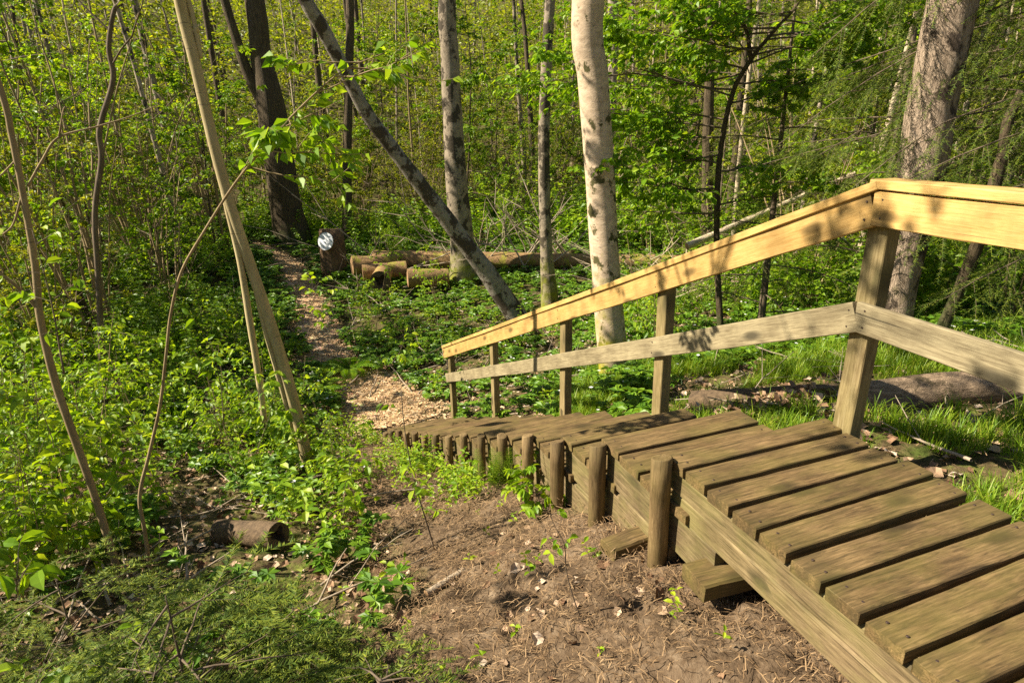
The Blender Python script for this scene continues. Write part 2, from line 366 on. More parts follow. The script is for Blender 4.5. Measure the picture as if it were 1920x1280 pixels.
M['stump'] = bark('stump_wood', (.24, .15, .08), (.07, .045, .028), ridge=(9, 9, 1.2), bumpd=.02)
M['log'] = bark('log_bark', (.36, .225, .10), (.14, .085, .04), ridge=(5, 5, 5), bumpd=.02, patch=(.26, .23, .04), patch_amt=.32, pscale=4)
M['logend'] = bark('log_end', (.42, .26, .13), (.24, .14, .065), ridge=(7, 7, 7), bumpd=.006)
M['leaf'] = leafmat('beech_leaf', [(0, (.095, .20, .009)), (.5, (.19, .33, .014)), (1, (.34, .45, .025))])
M['leafb'] = leafmat('bright_leaf', [(0, (.13, .26, .010)), (.5, (.25, .41, .015)), (1, (.42, .54, .03))], trans=.5)
M['leafo'] = leafmat('olive_leaf', [(0, (.12, .165, .010)), (.5, (.24, .29, .016)), (1, (.45, .48, .035))])
M['cover'] = leafmat('cover_leaf', [(0, (.07, .16, .012)), (.5, (.13, .26, .016)), (1, (.24, .37, .025))], trans=.3)
M['needle'] = leafmat('spruce_needle', [(0, (.045, .09, .009)), (.5, (.10, .155, .012)), (1, (.25, .29, .022))], trans=.2, rough=.75)
M['grass'] = leafmat('grass_blade', [(0, (.10, .20, .010)), (.6, (.20, .34, .016)), (1, (.38, .44, .05))], trans=.4)
M['dead'] = plain('dead_leaf', [(0, (.16, .085, .045)), (.4, (.33, .20, .11)), (.75, (.50, .35, .22)), (1, (.66, .52, .38))])
M['needles'] = plain('dry_needle', [(0, (.08, .048, .024)), (.5, (.22, .135, .065)), (1, (.44, .29, .15))])
M['chip'] = plain('wood_chip', [(0, (.28, .17, .08)), (.5, (.52, .34, .17)), (1, (.74, .55, .33))])
M['flower'] = plain('white_petal', [(0, (.75, .75, .68)), (1, (.85, .85, .8))])
mm, nt_, b_, L_ = mat('rusty_steel'); b_.inputs['Base Color'].default_value = (.09, .06, .045, 1); b_.inputs['Roughness'].default_value = .55; b_.inputs['Metallic'].default_value = .6; M['nail'] = mm
mm, nt_, b_, L_ = mat('sign_disc'); L_.new(ramp(nt_, noise(nt_, mapping(nt_, (1, 1, 1)), 6, 5, .6), [(.35, (.82, .84, .86)), (.6, (.93, .94, .95))]).outputs[0], b_.inputs['Base Color']); b_.inputs['Roughness'].default_value = .35; M['disc'] = mm

# ------------------------------------------------------------------ ground
def sd_seg(x, y, pts):
    d = np.full(np.shape(x), 1e9)
    for (ax, ay), (bx, by) in zip(pts[:-1], pts[1:]):
        t = np.clip(((x - ax) * (bx - ax) + (y - ay) * (by - ay)) / ((bx - ax) ** 2 + (by - ay) ** 2), 0, 1)
        d = np.minimum(d, np.hypot(x - ax - t * (bx - ax), y - ay - t * (by - ay)))
    return d
PATH = [(-1.55, 8.35), (-2.0, 9.0), (-2.55, 9.8), (-3.4, 11.0), (-4.3, 13.4), (-5.2, 15.6), (-6.2, 17.6), (-7.6, 19.0)]
DIRT = [(.9, .6), (.35, 1.5), (.15, 2.3), (-.15, 3.0), (-.5, 3.8), (-.9, 4.7), (-1.35, 5.8), (-1.75, 6.9), (-1.9, 7.9)]
def dirt_w(x, y):
    "1 on the trodden bare soil, 0 in the green"
    d = sd_seg(x, y, DIRT); wd = np.interp(y, [0, 1.5, 2.5, 3.6, 5, 8], [1.1, .93, .60, .42, .31, .45])
    n = fbm(np.asarray(x) * 3, np.asarray(y) * 3, 4, 3) * .5
    return np.clip((wd + n - d) / .22 + .5, 0, 1)
def on_stairs(x, y, m=.05):
    t = np.asarray(y) - 2.18
    lx = .60 - np.where(t > 0, .415, .346) * t
    return (x > lx - m) & (x < lx + .83 + m) & (y < 8.1)
def build_ground():
    def axis(n, lim, p=3.2): t = np.linspace(-1, 1, n); return np.sign(t) * (np.abs(t) ** p * .955 + np.abs(t) * .045) * lim
    X = axis(560, 150) + 0.0; Y = axis(560, 150) + 2.6
    gx, gy = np.meshgrid(X, Y, indexing='ij')
    z = gz(gx, gy); dw = dirt_w(gx, gy); D = np.hypot(gx, gy)
    near = np.clip(1.4 - D / 9, 0, 1)
    z += near * (fbm(gx * 5, gy * 5, 4, 31) * .10 + fbm(gx * 16, gy * 16, 3, 41) * .05)
    mb = MB(); n = len(Y); i = np.arange(len(X) - 1)[:, None] * n; j = np.arange(n - 1)[None]
    F = np.stack([i + j, i + n + j, i + n + j + 1, i + j + 1], -1).reshape(-1, 4)
    mb.add(np.stack([gx, gy, z], -1), F, 0, True)
    m, nt, b, L = mat('forest_floor')
    at_ = nd(nt, 'ShaderNodeAttribute', attribute_name='bare')
    v = mapping(nt, (1, 1, 1)); n1 = noise(nt, v, 3.5, 8, .7); n2 = noise(nt, v, 38, 4, .7); n3 = noise(nt, v, 9, 6, .65, .8)
    soil = ramp(nt, n3, [(.3, (.05, .033, .019)), (.5, (.14, .095, .056)), (.72, (.26, .19, .12))]).outputs[0]
    soil = mixc(nt, .6, soil, ramp(nt, n2, [(.3, (.5, .45, .4)), (.65, (1, 1, 1))]).outputs[0], 'MULTIPLY')
    lit = ramp(nt, n1, [(.35, (.07, .09, .018)), (.5, (.13, .09, .045)), (.62, (.14, .17, .03)), (.75, (.26, .18, .10))]).outputs[0]
    lit = mixc(nt, .7, lit, ramp(nt, n2, [(.35, (.4, .4, .35)), (.6, (1, 1, 1))]).outputs[0], 'MULTIPLY')
    L.new(mixc(nt, at_.outputs['Fac'], lit, soil), b.inputs['Base Color']); b.inputs['Roughness'].default_value = .95; b.inputs['Specular IOR Level'].default_value = .1
    bump(nt, b, math_(nt, 'ADD', n2, n3), .8, .02)
    me = mb.mesh('ground', m); a = me.attributes.new('bare', 'FLOAT', 'POINT'); a.data.foreach_set('value', dw.ravel().astype(np.float32))
    tag(obj('ground', me, None), kind='structure')
def ground_z(x, y):
    x = np.asarray(x, float); y = np.asarray(y, float)
    D = np.hypot(x, y); near = np.clip(1.4 - D / 9, 0, 1)
    return gz(x, y) + near * (fbm(x * 5, y * 5, 4, 31) * .10 + fbm(x * 16, y * 16, 3, 41) * .05)
build_ground()
def build_path():
    mb = MB(); P, _ = smooth_poly([(x, y, 0) for x, y in PATH], np.ones(len(PATH)), 10)
    T = np.gradient(P, axis=0); T /= np.linalg.norm(T, axis=1)[:, None]; N = np.stack([T[:, 1], -T[:, 0], T[:, 2]], -1)
    k = 15; u = np.linspace(-1, 1, k); wd = np.interp(np.arange(len(P)), [0, 12, 30, len(P)], [1.05, .8, .5, .38])
    e = 1 + .5 * fbm(P[:, 0] * 2.3, P[:, 1] * 2.3, 3, 5)
    G = P[:, None] + N[:, None] * (u[None, :, None] * (wd * e)[:, None, None])
    G[..., 2] = ground_z(G[..., 0], G[..., 1]) + .02 - .05 * np.abs(u)[None] ** 6
    i = np.arange(len(P) - 1)[:, None] * k; j = np.arange(k - 1)[None]
    mb.add(G, np.stack([i + j, i + k + j, i + k + j + 1, i + j + 1], -1).reshape(-1, 4), 0, True)
    m, nt, b, L = mat('chip_path'); v = mapping(nt, (1, 1, 1)); n2 = noise(nt, v, 26, 5, .7)
    vo = nt.nodes.new('ShaderNodeTexVoronoi'); vo.inputs['Scale'].default_value = 30; L.new(v, vo.inputs['Vector'])
    c = ramp(nt, n2, [(.3, (.28, .17, .08)), (.5, (.52, .35, .18)), (.7, (.74, .55, .33))]).outputs[0]
    c = mixc(nt, .5, c, vo.outputs['Color'], 'SOFT_LIGHT')
    L.new(c, b.inputs['Base Color']); b.inputs['Roughness'].default_value = .9; bump(nt, b, vo.outputs['Distance'], .6, .02)
    tag(obj('path', mb, m), kind='structure')
build_path()

# ------------------------------------------------------------------ the wooden stairway
rs = random.Random(5)
def plank_mesh(L, W, T, seed, bev=.006, slices=14, warp=.0016, name='plank'):
    "plank along X with eased, slightly uneven edges"
    r = np.random.RandomState(seed)
    xs = np.linspace(-L / 2, L / 2, slices); b = bev
    prof = np.array([(-W / 2 + b, -T / 2), (W / 2 - b, -T / 2), (W / 2, -T / 2 + b), (W / 2, T / 2 - b), (W / 2 - b, T / 2), (-W / 2 + b, T / 2), (-W / 2, T / 2 - b), (-W / 2, -T / 2 + b)])
    V = []
    ph = r.rand(4) * 6
    for x in xs:
        dy = warp * (math.sin(x * 3 + ph[0]) + .5 * math.sin(x * 9 + ph[1])); dz = warp * math.sin(x * 2.3 + ph[2])
        jit = (r.rand(8, 2) - .5) * b * .5
        q = prof + jit; V += [(x, a + dy, c + dz) for a, c in q]
    V = np.array(V)
    # worn ends
    V[:8, 0] += (r.rand(8)) * .004; V[-8:, 0] -= (r.rand(8)) * .004
    mb = MB(); n = 8; k = slices; i = np.arange(k - 1)[:, None] * n; j = np.arange(n)[None]
    F = np.stack([i + j, i + n + j, i + n + (j + 1) % n, i + (j + 1) % n], -1).reshape(-1, 4)
    mb.add(V, F, 0, False); mb.f.append((np.array([list(range(8))]), 0, False)); mb.f.append((np.array([[(k - 1) * n + q for q in range(7, -1, -1)]]), 0, False))
    return mb
def frame(c, x, z=(0, 0, 1)):
    x = Vector(x).normalized(); z = Vector(z); y = z.cross(x).normalized(); z = x.cross(y)
    return Matrix(((x[0], y[0], z[0], c[0]), (x[1], y[1], z[1], c[1]), (x[2], y[2], z[2], c[2]), (0, 0, 0, 1)))
stair = thing('wooden_stairway', (.6, 2.18, 0), 'weathered plank boardwalk and steps with a handrail of fresh yellow wood', 'stairway')
SINV = stair.matrix_basis.inverted() if False else Matrix.Translation((-.6, -2.18, 0))
def splank(name, c, x, L, W, T, m, seed, z=(0, 0, 1), **k):
    o = obj(name, plank_mesh(L, W, T, seed, **k), M[m]); o.parent = stair; o.matrix_basis = SINV @ frame(c, x, z); return o
TH = .042; WID = .79
NAIL = None
def nails(parent_o, pts):
    global NAIL
    if NAIL is None: mb = MB(); tube(mb, [(0, 0, 0), (0, 0, .0025)], [.0046, .0042], 8, 0); NAIL = mb.mesh('nail', M['nail'])
    for p in pts: o = obj('nail', NAIL, None); o.parent = parent_o; o.location = p
# landing boards (level 0)
dL = np.array([math.sin(R_(-19.1)), math.cos(R_(-19.1))]); seed = 1
for i in range(13):
    az = R_(68.7 + rs.uniform(-.5, .5)); u = np.array([math.sin(az), math.cos(az)])
    far = NOSE[0] + dL * (-.1325 * i + .015); Lb = WID + rs.uniform(-.015, .02)
    c = far - dL * .0545 + u * Lb / 2 - u * .012
    bd = splank('deck_board', (c[0], c[1], Z0 - TH / 2 + rs.uniform(-.002, .002)), (u[0], u[1], rs.uniform(-.003, .003)), Lb, .109, TH, 'deck', seed, bev=.0035); seed += 1
    if i < 11: nails(bd, [(sx * (Lb / 2 - .045 + rs.uniform(-.01, .01)), sy * .03 + rs.uniform(-.006, .006), TH / 2 - .0005) for sx in (-1, 1) for sy in (-1, 1)])
# side beams of the landing: two stacked planks each side
aL = NOSE[0] + dL * .0
def beam(p, q, z, H, T, m, name='side_board'):
    global seed
    p = np.array(p); q = np.array(q); c = (p + q) / 2; d = (q - p); L = float(np.linalg.norm(d)); d = d / L; seed += 1
    return splank(name, (c[0], c[1], z), (d[0], d[1], 0), L, H, T, m, seed, z=(-d[1], d[0], 0))
uL = np.array([math.sin(R_(68.7)), math.cos(R_(68.7))])
s0 = aL + uL * .028 + dL * .0
beam(s0, s0 - dL * 1.85, Z0 - TH - .003 - .0475, .094, .045, 'side'); beam(s0 - dL * .01, s0 - dL * 1.85, Z0 - TH - .006 - .142, .094, .043, 'side')
s1 = aL + uL * (WID - .04)
beam(s1, s1 - dL * 1.85, Z0 - TH - .003 - .095, .19, .045, 'side')
for q in (.35, 1.1): beam(aL - dL * q + uL * .055, aL - dL * q + uL * (WID - .07), Z0 - TH - .10, .15, .045, 'side', 'cross_beam')
# steps
for k in range(1, 15):
    a = NOSE[k - 1]; b = NOSE[k] if k < 15 else NOSE[-1]
    t = b - a; tl = float(np.linalg.norm(t)); t = t / tl
    az = math.atan2(t[0], t[1]) + PI / 2 + rs.uniform(-.012, .012) - (.02 if k < 3 else 0)
    u = np.array([math.sin(az), math.cos(az)]); z = Z0 - RISE * k
    nb = 3; sp = (tl + .0) / nb
    for j in range(nb + (1 if k > 1 else 1)):
        far = b + t * .022 - t * sp * j
        W = sp - .022; Lb = WID + rs.uniform(-.02, .03) - (.05 if k in (1, 2) and j > 1 else 0)
        c = far - t * W / 2 + u * (Lb / 2 - .012)
        bd = splank('tread_board', (c[0], c[1], z - TH / 2 + rs.uniform(-.003, .003)), (u[0], u[1], rs.uniform(-.008, .008)), Lb, W, TH, 'deck', seed, bev=.0035); seed += 1
        if k < 4 and j < 3: nails(bd, [(sx * (Lb / 2 - .045), sy * .03, TH / 2 - .0005) for sx in (-1, 1) for sy in (-1, 1)])
    # boxed sides of this step, reaching down behind the round post
    for off, ht in ((.028, .17), (WID - .04, .17)):
        p = a + u * off - t * .30; q = b + u * off - t * .004
        beam(p, q, z - TH - .003 - .085, .168, .042, 'side')
        p = a + u * off - t * (.02); beam(p, q - t * (.12 if k < 3 else .02), z - TH - .006 - .255, .168, .040, 'side')
    # riser under the far nose
    beam(b + u * .055 - t * .03, b + u * (WID - .07) - t * .03, z - TH - .003 - .085, .165, .035, 'side', 'riser')
# round posts on the left
for k in range(15):
    x, y = NOSE[k]; h = [.60, .56, .52, .44, .44, .44, .5, .55, .5, .55, .5, .45, .4, .38, .3][k] + .25; r = [.040, .040, .038, .035][k] if k < 4 else .033 + rs.uniform(-.003, .003)
    tdir = NOSE[min(k + 1, 14)] - NOSE[max(k - 1, 0)]; tdir = tdir / np.linalg.norm(tdir); out = np.array([-tdir[1], tdir[0]]); out = out / np.linalg.norm(out)
    c = np.array([x, y]) + out * (r + .014) - tdir * .02
    mb = MB(); n = 20; lean = (rs.uniform(-.05, .05), rs.uniform(-.06, .06))
    zs = np.linspace(0, h, 7); P = [(-h + q, lean[0] * (h - q), lean[1] * (h - q)) for q in zs]
    tube(mb, P, [r * (1 + .02 * math.sin(q * 9 + k)) for q in zs], n, 0, cap=False, wob=.02, seed=k)
    V = mb.v[0]; top = V[-n:]; SL = (rs.uniform(-.15, .05), rs.uniform(-.35, -.1) if k < 4 else rs.uniform(-.2, .2))
    # sawn, slanted top falling away to the outside
    for q in range(n):
        lx = top[q, 1]; ly = top[q, 2]; top[q, 0] += lx * SL[0] + ly * SL[1] - .006 * (k % 3)
    # slightly rounded cut edge
    ins = top.copy(); cc = top.mean(0); ins = cc + (top - cc) * .86 + np.array([.004, 0, 0]); mb.addg(ins, [], 0); j = np.arange(n); b0 = mb.n - 2 * n
    mb.f.append((np.stack([b0 + j, b0 + (j + 1) % n, b0 + n + (j + 1) % n, b0 + n + j], -1), 0, True)); mb.f.append((np.array([list(range(mb.n - n, mb.n))]), 0, False))
    o = obj('round_post', mb, M['round']); o.parent = stair
    # local X up, local Y outward
    z = Z0 - RISE * k + (.012 if k < 1 else rs.uniform(-.022, .02))
    mm_ = Matrix(((0, out[0], tdir[0], c[0]), (0, out[1], tdir[1], c[1]), (1, 0, 0, z), (0, 0, 0, 1)))
    o.matrix_basis = SINV @ mm_
# timber sleepers lying under the beam
def sleeper(px0, px1, z, W, T, label, sd):
    p = ray(*px0); p = p * (z / p[2]); q = ray(*px1); q = q * (z / q[2]); d = q - p; L = float(np.linalg.norm(d))
    o = obj('timber_sleeper', plank_mesh(L, W, T, sd, bev=.008), M['deck']); c = (p + q) / 2; o.matrix_world = frame((c[0], c[1], z - T / 2), d)
    tag(o, label, 'timber')
sleeper((1300, 1077), (1640, 990), -1.50, .14, .07, 'short thick timber block sticking out from under the boardwalk beam', 51)
sleeper((1138, 1020), (1330, 950), -1.67, .10, .06, 'brown sleeper wedged under the first step between two round posts', 52)

# railing
A_ = np.array([1.385, 2.385]); B_ = np.array([-.78, 7.71]); rd = (B_ - A_) / np.linalg.norm(B_ - A_)
def on_line(az): # distance along the rail where it is seen at this azimuth
    n = np.array([math.cos(R_(az)), -math.sin(R_(az))]); return -(A_ @ n) / (rd @ n)
S_ = [0, on_line(14.1), on_line(5.1), on_line(-1.72), on_line(-5.79)]
RL = S_[-1]; slope = (-2.61 + .21) / RL
inl = np.array([-rd[1], rd[0]]); inl = inl if inl[0] < 0 else -inl      # towards the steps
bz = [-1.21, -1.80, -2.36, -2.83, -3.60]
def post(p, z0, z1, lean=(0, 0), d=rd):
    global seed
    seed += 1; mb = plank_mesh(z1 - z0, .088, .066, seed, bev=.004, warp=.0015)
    o = obj('railing_post', mb, M['post']); o.parent = stair
    X = Vector((lean[0], lean[1], 1)).normalized(); Y = Vector((d[0], d[1], 0)); Z = X.cross(Y).normalized(); Y = Z.cross(X)
    c = Vector((p[0], p[1], (z0 + z1) / 2)); 
    o.matrix_basis = SINV @ Matrix(((X[0], Y[0], Z[0], c[0]), (X[1], Y[1], Z[1], c[1]), (X[2], Y[2], Z[2], c[2]), (0, 0, 0, 1))); return o
for i, s in enumerate(S_):
    p = A_ + rd * s - inl * .0; zt = -.21 + slope * s - .04
    post(p, bz[i] - .35, zt, lean=(.02, 0) if i == 0 else (0, 0))
def rail(name, p, q, W, T, m, par=None):
    "board on edge between two 3-D points"
    global seed
    p = np.array(p); q = np.array(q); d = q - p; L = float(np.linalg.norm(d)); seed += 1
    n = Vector((-d[1], d[0], 0)).normalized()
    o = obj(name, plank_mesh(L, W, T, seed, bev=.003, slices=26, warp=.0015), M[m]); o.parent = stair
    o.matrix_basis = SINV @ frame((p + q) / 2, d, n); return o
def flat(name, p, q, W, T, m):
    global seed
    p = np.array(p); q = np.array(q); d = q - p; L = float(np.linalg.norm(d)); seed += 1
    o = obj(name, plank_mesh(L, W, T, seed, bev=.003, slices=26, warp=.0015), M[m]); o.parent = stair
    o.matrix_basis = SINV @ frame((p + q) / 2, d); return o
def P3(s, z, side=0.0): q = A_ + rd * s + inl * side; return np.array([q[0], q[1], z])
e0, e1 = -.0, RL + .17
FO = .033 + .014
flat('handrail_cap', P3(e0 - .01, -.228 + slope * e0, .012), P3(e1, -.228 + slope * e1, .012), .118, .034, 'new')['label'] = 'fresh yellow handrail cap running down the steps'
fa = rail('handrail_fascia', P3(e0, -.312 + slope * e0, FO), P3(e1 - .01, -.312 + slope * e1, FO), .125, .026, 'new')
# lower rail
zl0 = at(1610, 594, 2.72)[2]; zl1 = at(830, 714, 7.75)[2]
rail('lower_rail', P3(0, zl0, FO), P3(e1 - .06, zl1, FO), .118, .026, 'grey')
# landing part of the railing, running back towards the viewer
rb = np.array([math.sin(R_(-18.4)), math.cos(R_(-18.4))]); inb = np.array([-rb[1], rb[0]])
def Q3(s, z, side=0.0): q = A_ - rb * s + inb * side; return np.array([q[0], q[1], z])
flat('handrail_cap', Q3(-.02, -.228, .012), Q3(1.75, -.228, .012), .118, .034, 'new')['label'] = 'fresh yellow handrail cap along the level landing'
rail('handrail_fascia', Q3(0, -.312, FO), Q3(1.75, -.312, FO), .125, .026, 'new')
rail('lower_rail', Q3(-.003, zl0, FO), Q3(1.75, zl0 - .02, FO), .118, .026, 'grey')
p = Q3(1.6, 0, 0); post(p[:2], -1.7, -.25, d=rb)
# screws in the rails
def screw(c, rz_):
    o = obj('screw', NAIL, None); o.parent = stair; X = Vector((c[0], c[1], c[2])); n = Vector((inl[0], inl[1], 0)) if rz_ == 0 else Vector((inb[0], inb[1], 0))
    q = n.to_track_quat('Z', 'Y').to_matrix().to_4x4(); q.translation = X; o.matrix_basis = SINV @ q
for s in S_:
    for dz in (-.032, .034):
        zc = zl0 + (zl1 - zl0) * (s + .035) / (e1 - .06); screw(P3(s + .035, zc + dz, FO + .0125), 0); screw(P3(s + .03, -.312 + slope * (s + .03) + dz, FO + .0125), 0)
for dz in (-.032, .034): screw(Q3(.04, zl0 + dz, FO + .0125), 1); screw(Q3(.04, -.312 + dz, FO + .0125), 1)

# ------------------------------------------------------------------ trees
def grow(mb, leaves, rng, p, d, L, r, lev, P):
    "one branch with side branches; leaf sites are collected as (place, direction)"
    n = P['seg'][lev]; pts = [p]; dd = np.array(d, float); dd /= np.linalg.norm(dd)
    for i in range(n):
        dd = dd + rng.normal(0, P['wob'][lev], 3) + np.array([0, 0, P['up'][lev]]); dd /= np.linalg.norm(dd)
        pts.append(pts[-1] + dd * L / n)
    pts = np.array(pts); rr = r * np.linspace(1, P.get('tip', .25), n + 1)
    tube(mb, pts, rr, P['sides'][lev], 1, cap=False)
    if lev + 1 < len(P['n']):
        for k in range(P['n'][lev]):
            t = rng.uniform(P['from'][lev], 1) * n; i = min(int(t), n - 1); q = pts[i] + (pts[i + 1] - pts[i]) * (t - i)
            ax = pts[i + 1] - pts[i]; ax /= np.linalg.norm(ax)
            s = np.cross(ax, rng.normal(0, 1, 3)); s /= np.linalg.norm(s)
            if P.get('flat'): s[2] *= .35
            nd_ = ax * math.cos(P['ang']) + s * math.sin(P['ang'])
            grow(mb, leaves, rng, q, nd_, L * P['len'][lev] * rng.uniform(.6, 1.1) * (1.15 - .5 * t / n), max(rr[i] * .55, .0018), lev + 1, P)
    if lev >= P['leaflev']:
        m = P['leafn']
        for k in range(m):
            t = rng.uniform(.15, 1) * n; i = min(int(t), n - 1); q = pts[i] + (pts[i + 1] - pts[i]) * (t - i)
            ax = pts[i + 1] - pts[i]; ax /= np.linalg.norm(ax)
            s = np.cross(ax, [0, 0, 1]) * (1 if k % 2 else -1) + rng.normal(0, .25, 3)
            leaves.append((q, ax * .7 + s + np.array([0, 0, -.55])))
def put_leaves(mb, leaves, rng, proto, size, var=.35, m=0):
    if not leaves: return
    P = np.array([a for a, _ in leaves]); D = np.array([b for _, b in leaves]); n = len(P)
    stamp(mb, proto, orient(D, rng.normal(0, .75, n)), P, size * (1 + rng.uniform(-var, var, n)), m)
LP, LQ = leafp(), leafq()
CROWN = dict(n=[6, 4, 0], seg=[6, 5, 3], wob=[.10, .14, .18], up=[.05, .03, 0], sides=[6, 4, 3], len=[.5, .5], ang=.9, leaflev=1, leafn=9)
CROWN['from'] = [.25, .2, .1]

def px_tree(name, label, cat, pts, barkm, leafm=None, forks=(), crown=None, seed=0, group=None, D=None, base_on_ground=True, Dend=None, sides=18, wob=.05, flute=.0, topz=None, per=7, sink=.25, tw='bark_twig', leafsize=.07):
    "pts: (x, y, width) photo pixels from the foot up; the trunk continues out of the picture to topz"
    rng = np.random.RandomState(seed + 100)
    if D is None: P0 = hit(pts[0][0], pts[0][1]); D = math.hypot(P0[0], P0[1])
    De = Dend or D
    ys = [p[1] for p in pts]
    def place(x, y):
        t = (ys[0] - y) / max(ys[0] - ys[-1], 1); return at(x, y, D + (De - D) * t)
    P = [place(x, y) for x, y, _ in pts]; Rr = [pxm(q, w_) / 2 for q, (_, _, w_) in zip(P, pts)]
    foot = P[0].copy(); g = gz(foot[0], foot[1]); d0 = P[0] - P[1]; d0 = d0 / abs(d0[2] + 1e-9)
    if base_on_ground:
        f2 = foot + d0 * max(foot[2] - g + sink, .05); P = [f2] + P; Rr = [Rr[0] * (1.25 if flute else 1.08)] + Rr
    root = thing(name, (foot[0], foot[1], min(g, foot[2])), label, cat, group)
    o = np.array(root.location)
    last = P[-1]; top_i = len(P)
    if topz:
        d = P[-1] - P[-2]; d = d / np.linalg.norm(d); d = d * .6 + np.array([0, 0, .4]); d /= np.linalg.norm(d)
        H = topz - last[2]
        for q in (.33, .66, 1): P.append(last + d * H * q / d[2] * 1.0 + rng.normal(0, .12, 3)); Rr.append(Rr[top_i - 1] * (1 - .8 * q))
    Ps, Rs = smooth_poly(np.array(P) - o, Rr, per)
    mb = MB(); tube(mb, Ps, Rs, sides, 0, wob=wob, seed=seed, flute=flute)
    for fk in forks:
        Q = [place(x, y) for x, y, _ in fk]; Rq = [pxm(q, w_) / 2 for q, (_, _, w_) in zip(Q, fk)]
        if topz and fk[-1][1] <= 5:
            d = Q[-1] - Q[-2]; Q.append(Q[-1] + d / np.linalg.norm(d) * 2.5); Rq.append(Rq[-1] * .3)
        a, b = smooth_poly(np.array(Q) - o, Rq, per); tube(mb, a, b, max(8, sides // 2), 0, wob=wob, seed=seed + 3)
    obj('trunk', mb, M[barkm], root)
    if crown:
        cb = MB(); lv = []
        for (p, d, L, r) in crown(Ps, Rs, rng, o): grow(cb, lv, rng, p, d, L, r, 0, CROWN)
        put_leaves(cb, lv, rng, LQ, leafsize, .3, 0)
        obj('crown', cb, [M[leafm or 'leaf'], M[tw]], root)
    return root
def high_crown(n, L, lo=.72, r=.03):
    def f(Ps, Rs, rng, o):
        out = []
        for k in range(n):
            i = int(len(Ps) * rng.uniform(lo, .99)); a = rng.uniform(0, 2 * PI)
            out.append((Ps[min(i, len(Ps) - 1)], (math.cos(a), math.sin(a), rng.uniform(.1, .8)), L * rng.uniform(.6, 1.1), r))
        return out
    return f

px_tree('pale_trunk_tree', 'thick pale smooth-barked tree with mossy foot just behind the handrail', 'tree',
        [(1153, 722, 58), (1144, 610, 54), (1132, 450, 53), (1123, 300, 55), (1112, 150, 58), (1103, 0, 61)], 'bark_white', 'leafb', crown=high_crown(9, 3.0), seed=1, topz=7.5, flute=.06, sides=28, wob=.03, D=6.45)
px_tree('rough_bark_tree', 'broad grey-pink rough-barked tree behind the corner of the railing', 'tree',
        [(1655, 690, 76), (1682, 540, 68), (1704, 437, 71), (1727, 320, 80), (1751, 180, 84), (1787, 0, 84)], 'bark_rough', 'leaf', crown=high_crown(9, 3.0), seed=2, topz=8, flute=.08, sides=32, wob=.06, D=5.7)
px_tree('dark_forked_tree', 'thick dark tree forking low, left of the stump with the white disc', 'tree',
        [(547, 455, 75.6), (538, 400, 59.4), (528, 330, 54.0), (515, 250, 54.0), (506, 190, 52.2), (490, 100, 37.8), (478, 0, 34.2)], 'bark_dark', 'leaf',
        forks=[[(503, 205, 27.0), (470, 150, 19.8), (442, 70, 17.1), (418, -10, 16.2)], [(482, 130, 12.6), (474, 70, 12.6), (463, -10, 12.6)]], crown=high_crown(9, 4.5, .75, .06), seed=3, topz=13, flute=.12, sides=24, wob=.08)
px_tree('thin_dark_tree', 'straight thin dark tree rising behind the stump with the white disc', 'tree',
        [(650, 465, 19), (651, 380, 17), (652, 250, 16), (655, 120, 16), (656, 0, 15)], 'bark_dark', 'leafo', crown=high_crown(5, 3.5, .75, .03), seed=4, topz=10)
px_tree('leaning_dead_tree', 'mottled grey dead trunk leaning steeply to the left across the clearing', 'tree',
        [(968, 592, 39.6), (930, 535, 36.0), (890, 480, 32.4), (820, 388, 29.7), (740, 283, 26.1), (685, 208, 25.2), (640, 120, 24.3), (600, 45, 27.0), (568, -10, 27.0)], 'bark_mottled', seed=5, D=11.5, Dend=10.5, topz=6, wob=.07)
px_tree('speckled_alder', 'straight grey alder with dark blotches beside the pile of sawn logs', 'tree',
        [(872, 528, 62), (866, 450, 44), (857, 350, 41), (849, 230, 37), (843, 100, 35), (838, 0, 33)], 'bark_alder', 'leaf', crown=high_crown(7, 4, .75, .05), seed=6, topz=12, flute=.06, sides=24, D=15.0)
px_tree('slim_alder', 'slim alder with a yellow mossy foot left of the pale tree', 'tree',
        [(1031, 565, 34), (1025, 480, 24), (1021, 380, 22), (1020, 250, 21), (1025, 110, 20), (1032, 0, 19)], 'bark_alder', 'leafb', crown=high_crown(6, 3, .75, .03), seed=7, topz=10, flute=.05, D=12.4)
px_tree('grey_trunk_tree', 'dark grey trunk showing behind the right side of the pale tree', 'tree',
        [(1128, 500, 22), (1136, 350, 18), (1144, 230, 18), (1150, 100, 19), (1149, 0, 19)], 'bark_pole', 'leafo', crown=high_crown(6, 3.5, .75, .04), seed=8, topz=11, D=16)
px_tree('broken_dead_stem', 'crooked dark dead stem leaning right behind the fallen log', 'dead tree',
        [(1748, 668, 20), (1770, 610, 22), (1800, 540, 20), (1828, 470, 24), (1852, 390, 22), (1878, 300, 20), (1890, 230, 18), (1915, 170, 14)], 'bark_dark', seed=9, D=5.6, wob=.18, sides=12)
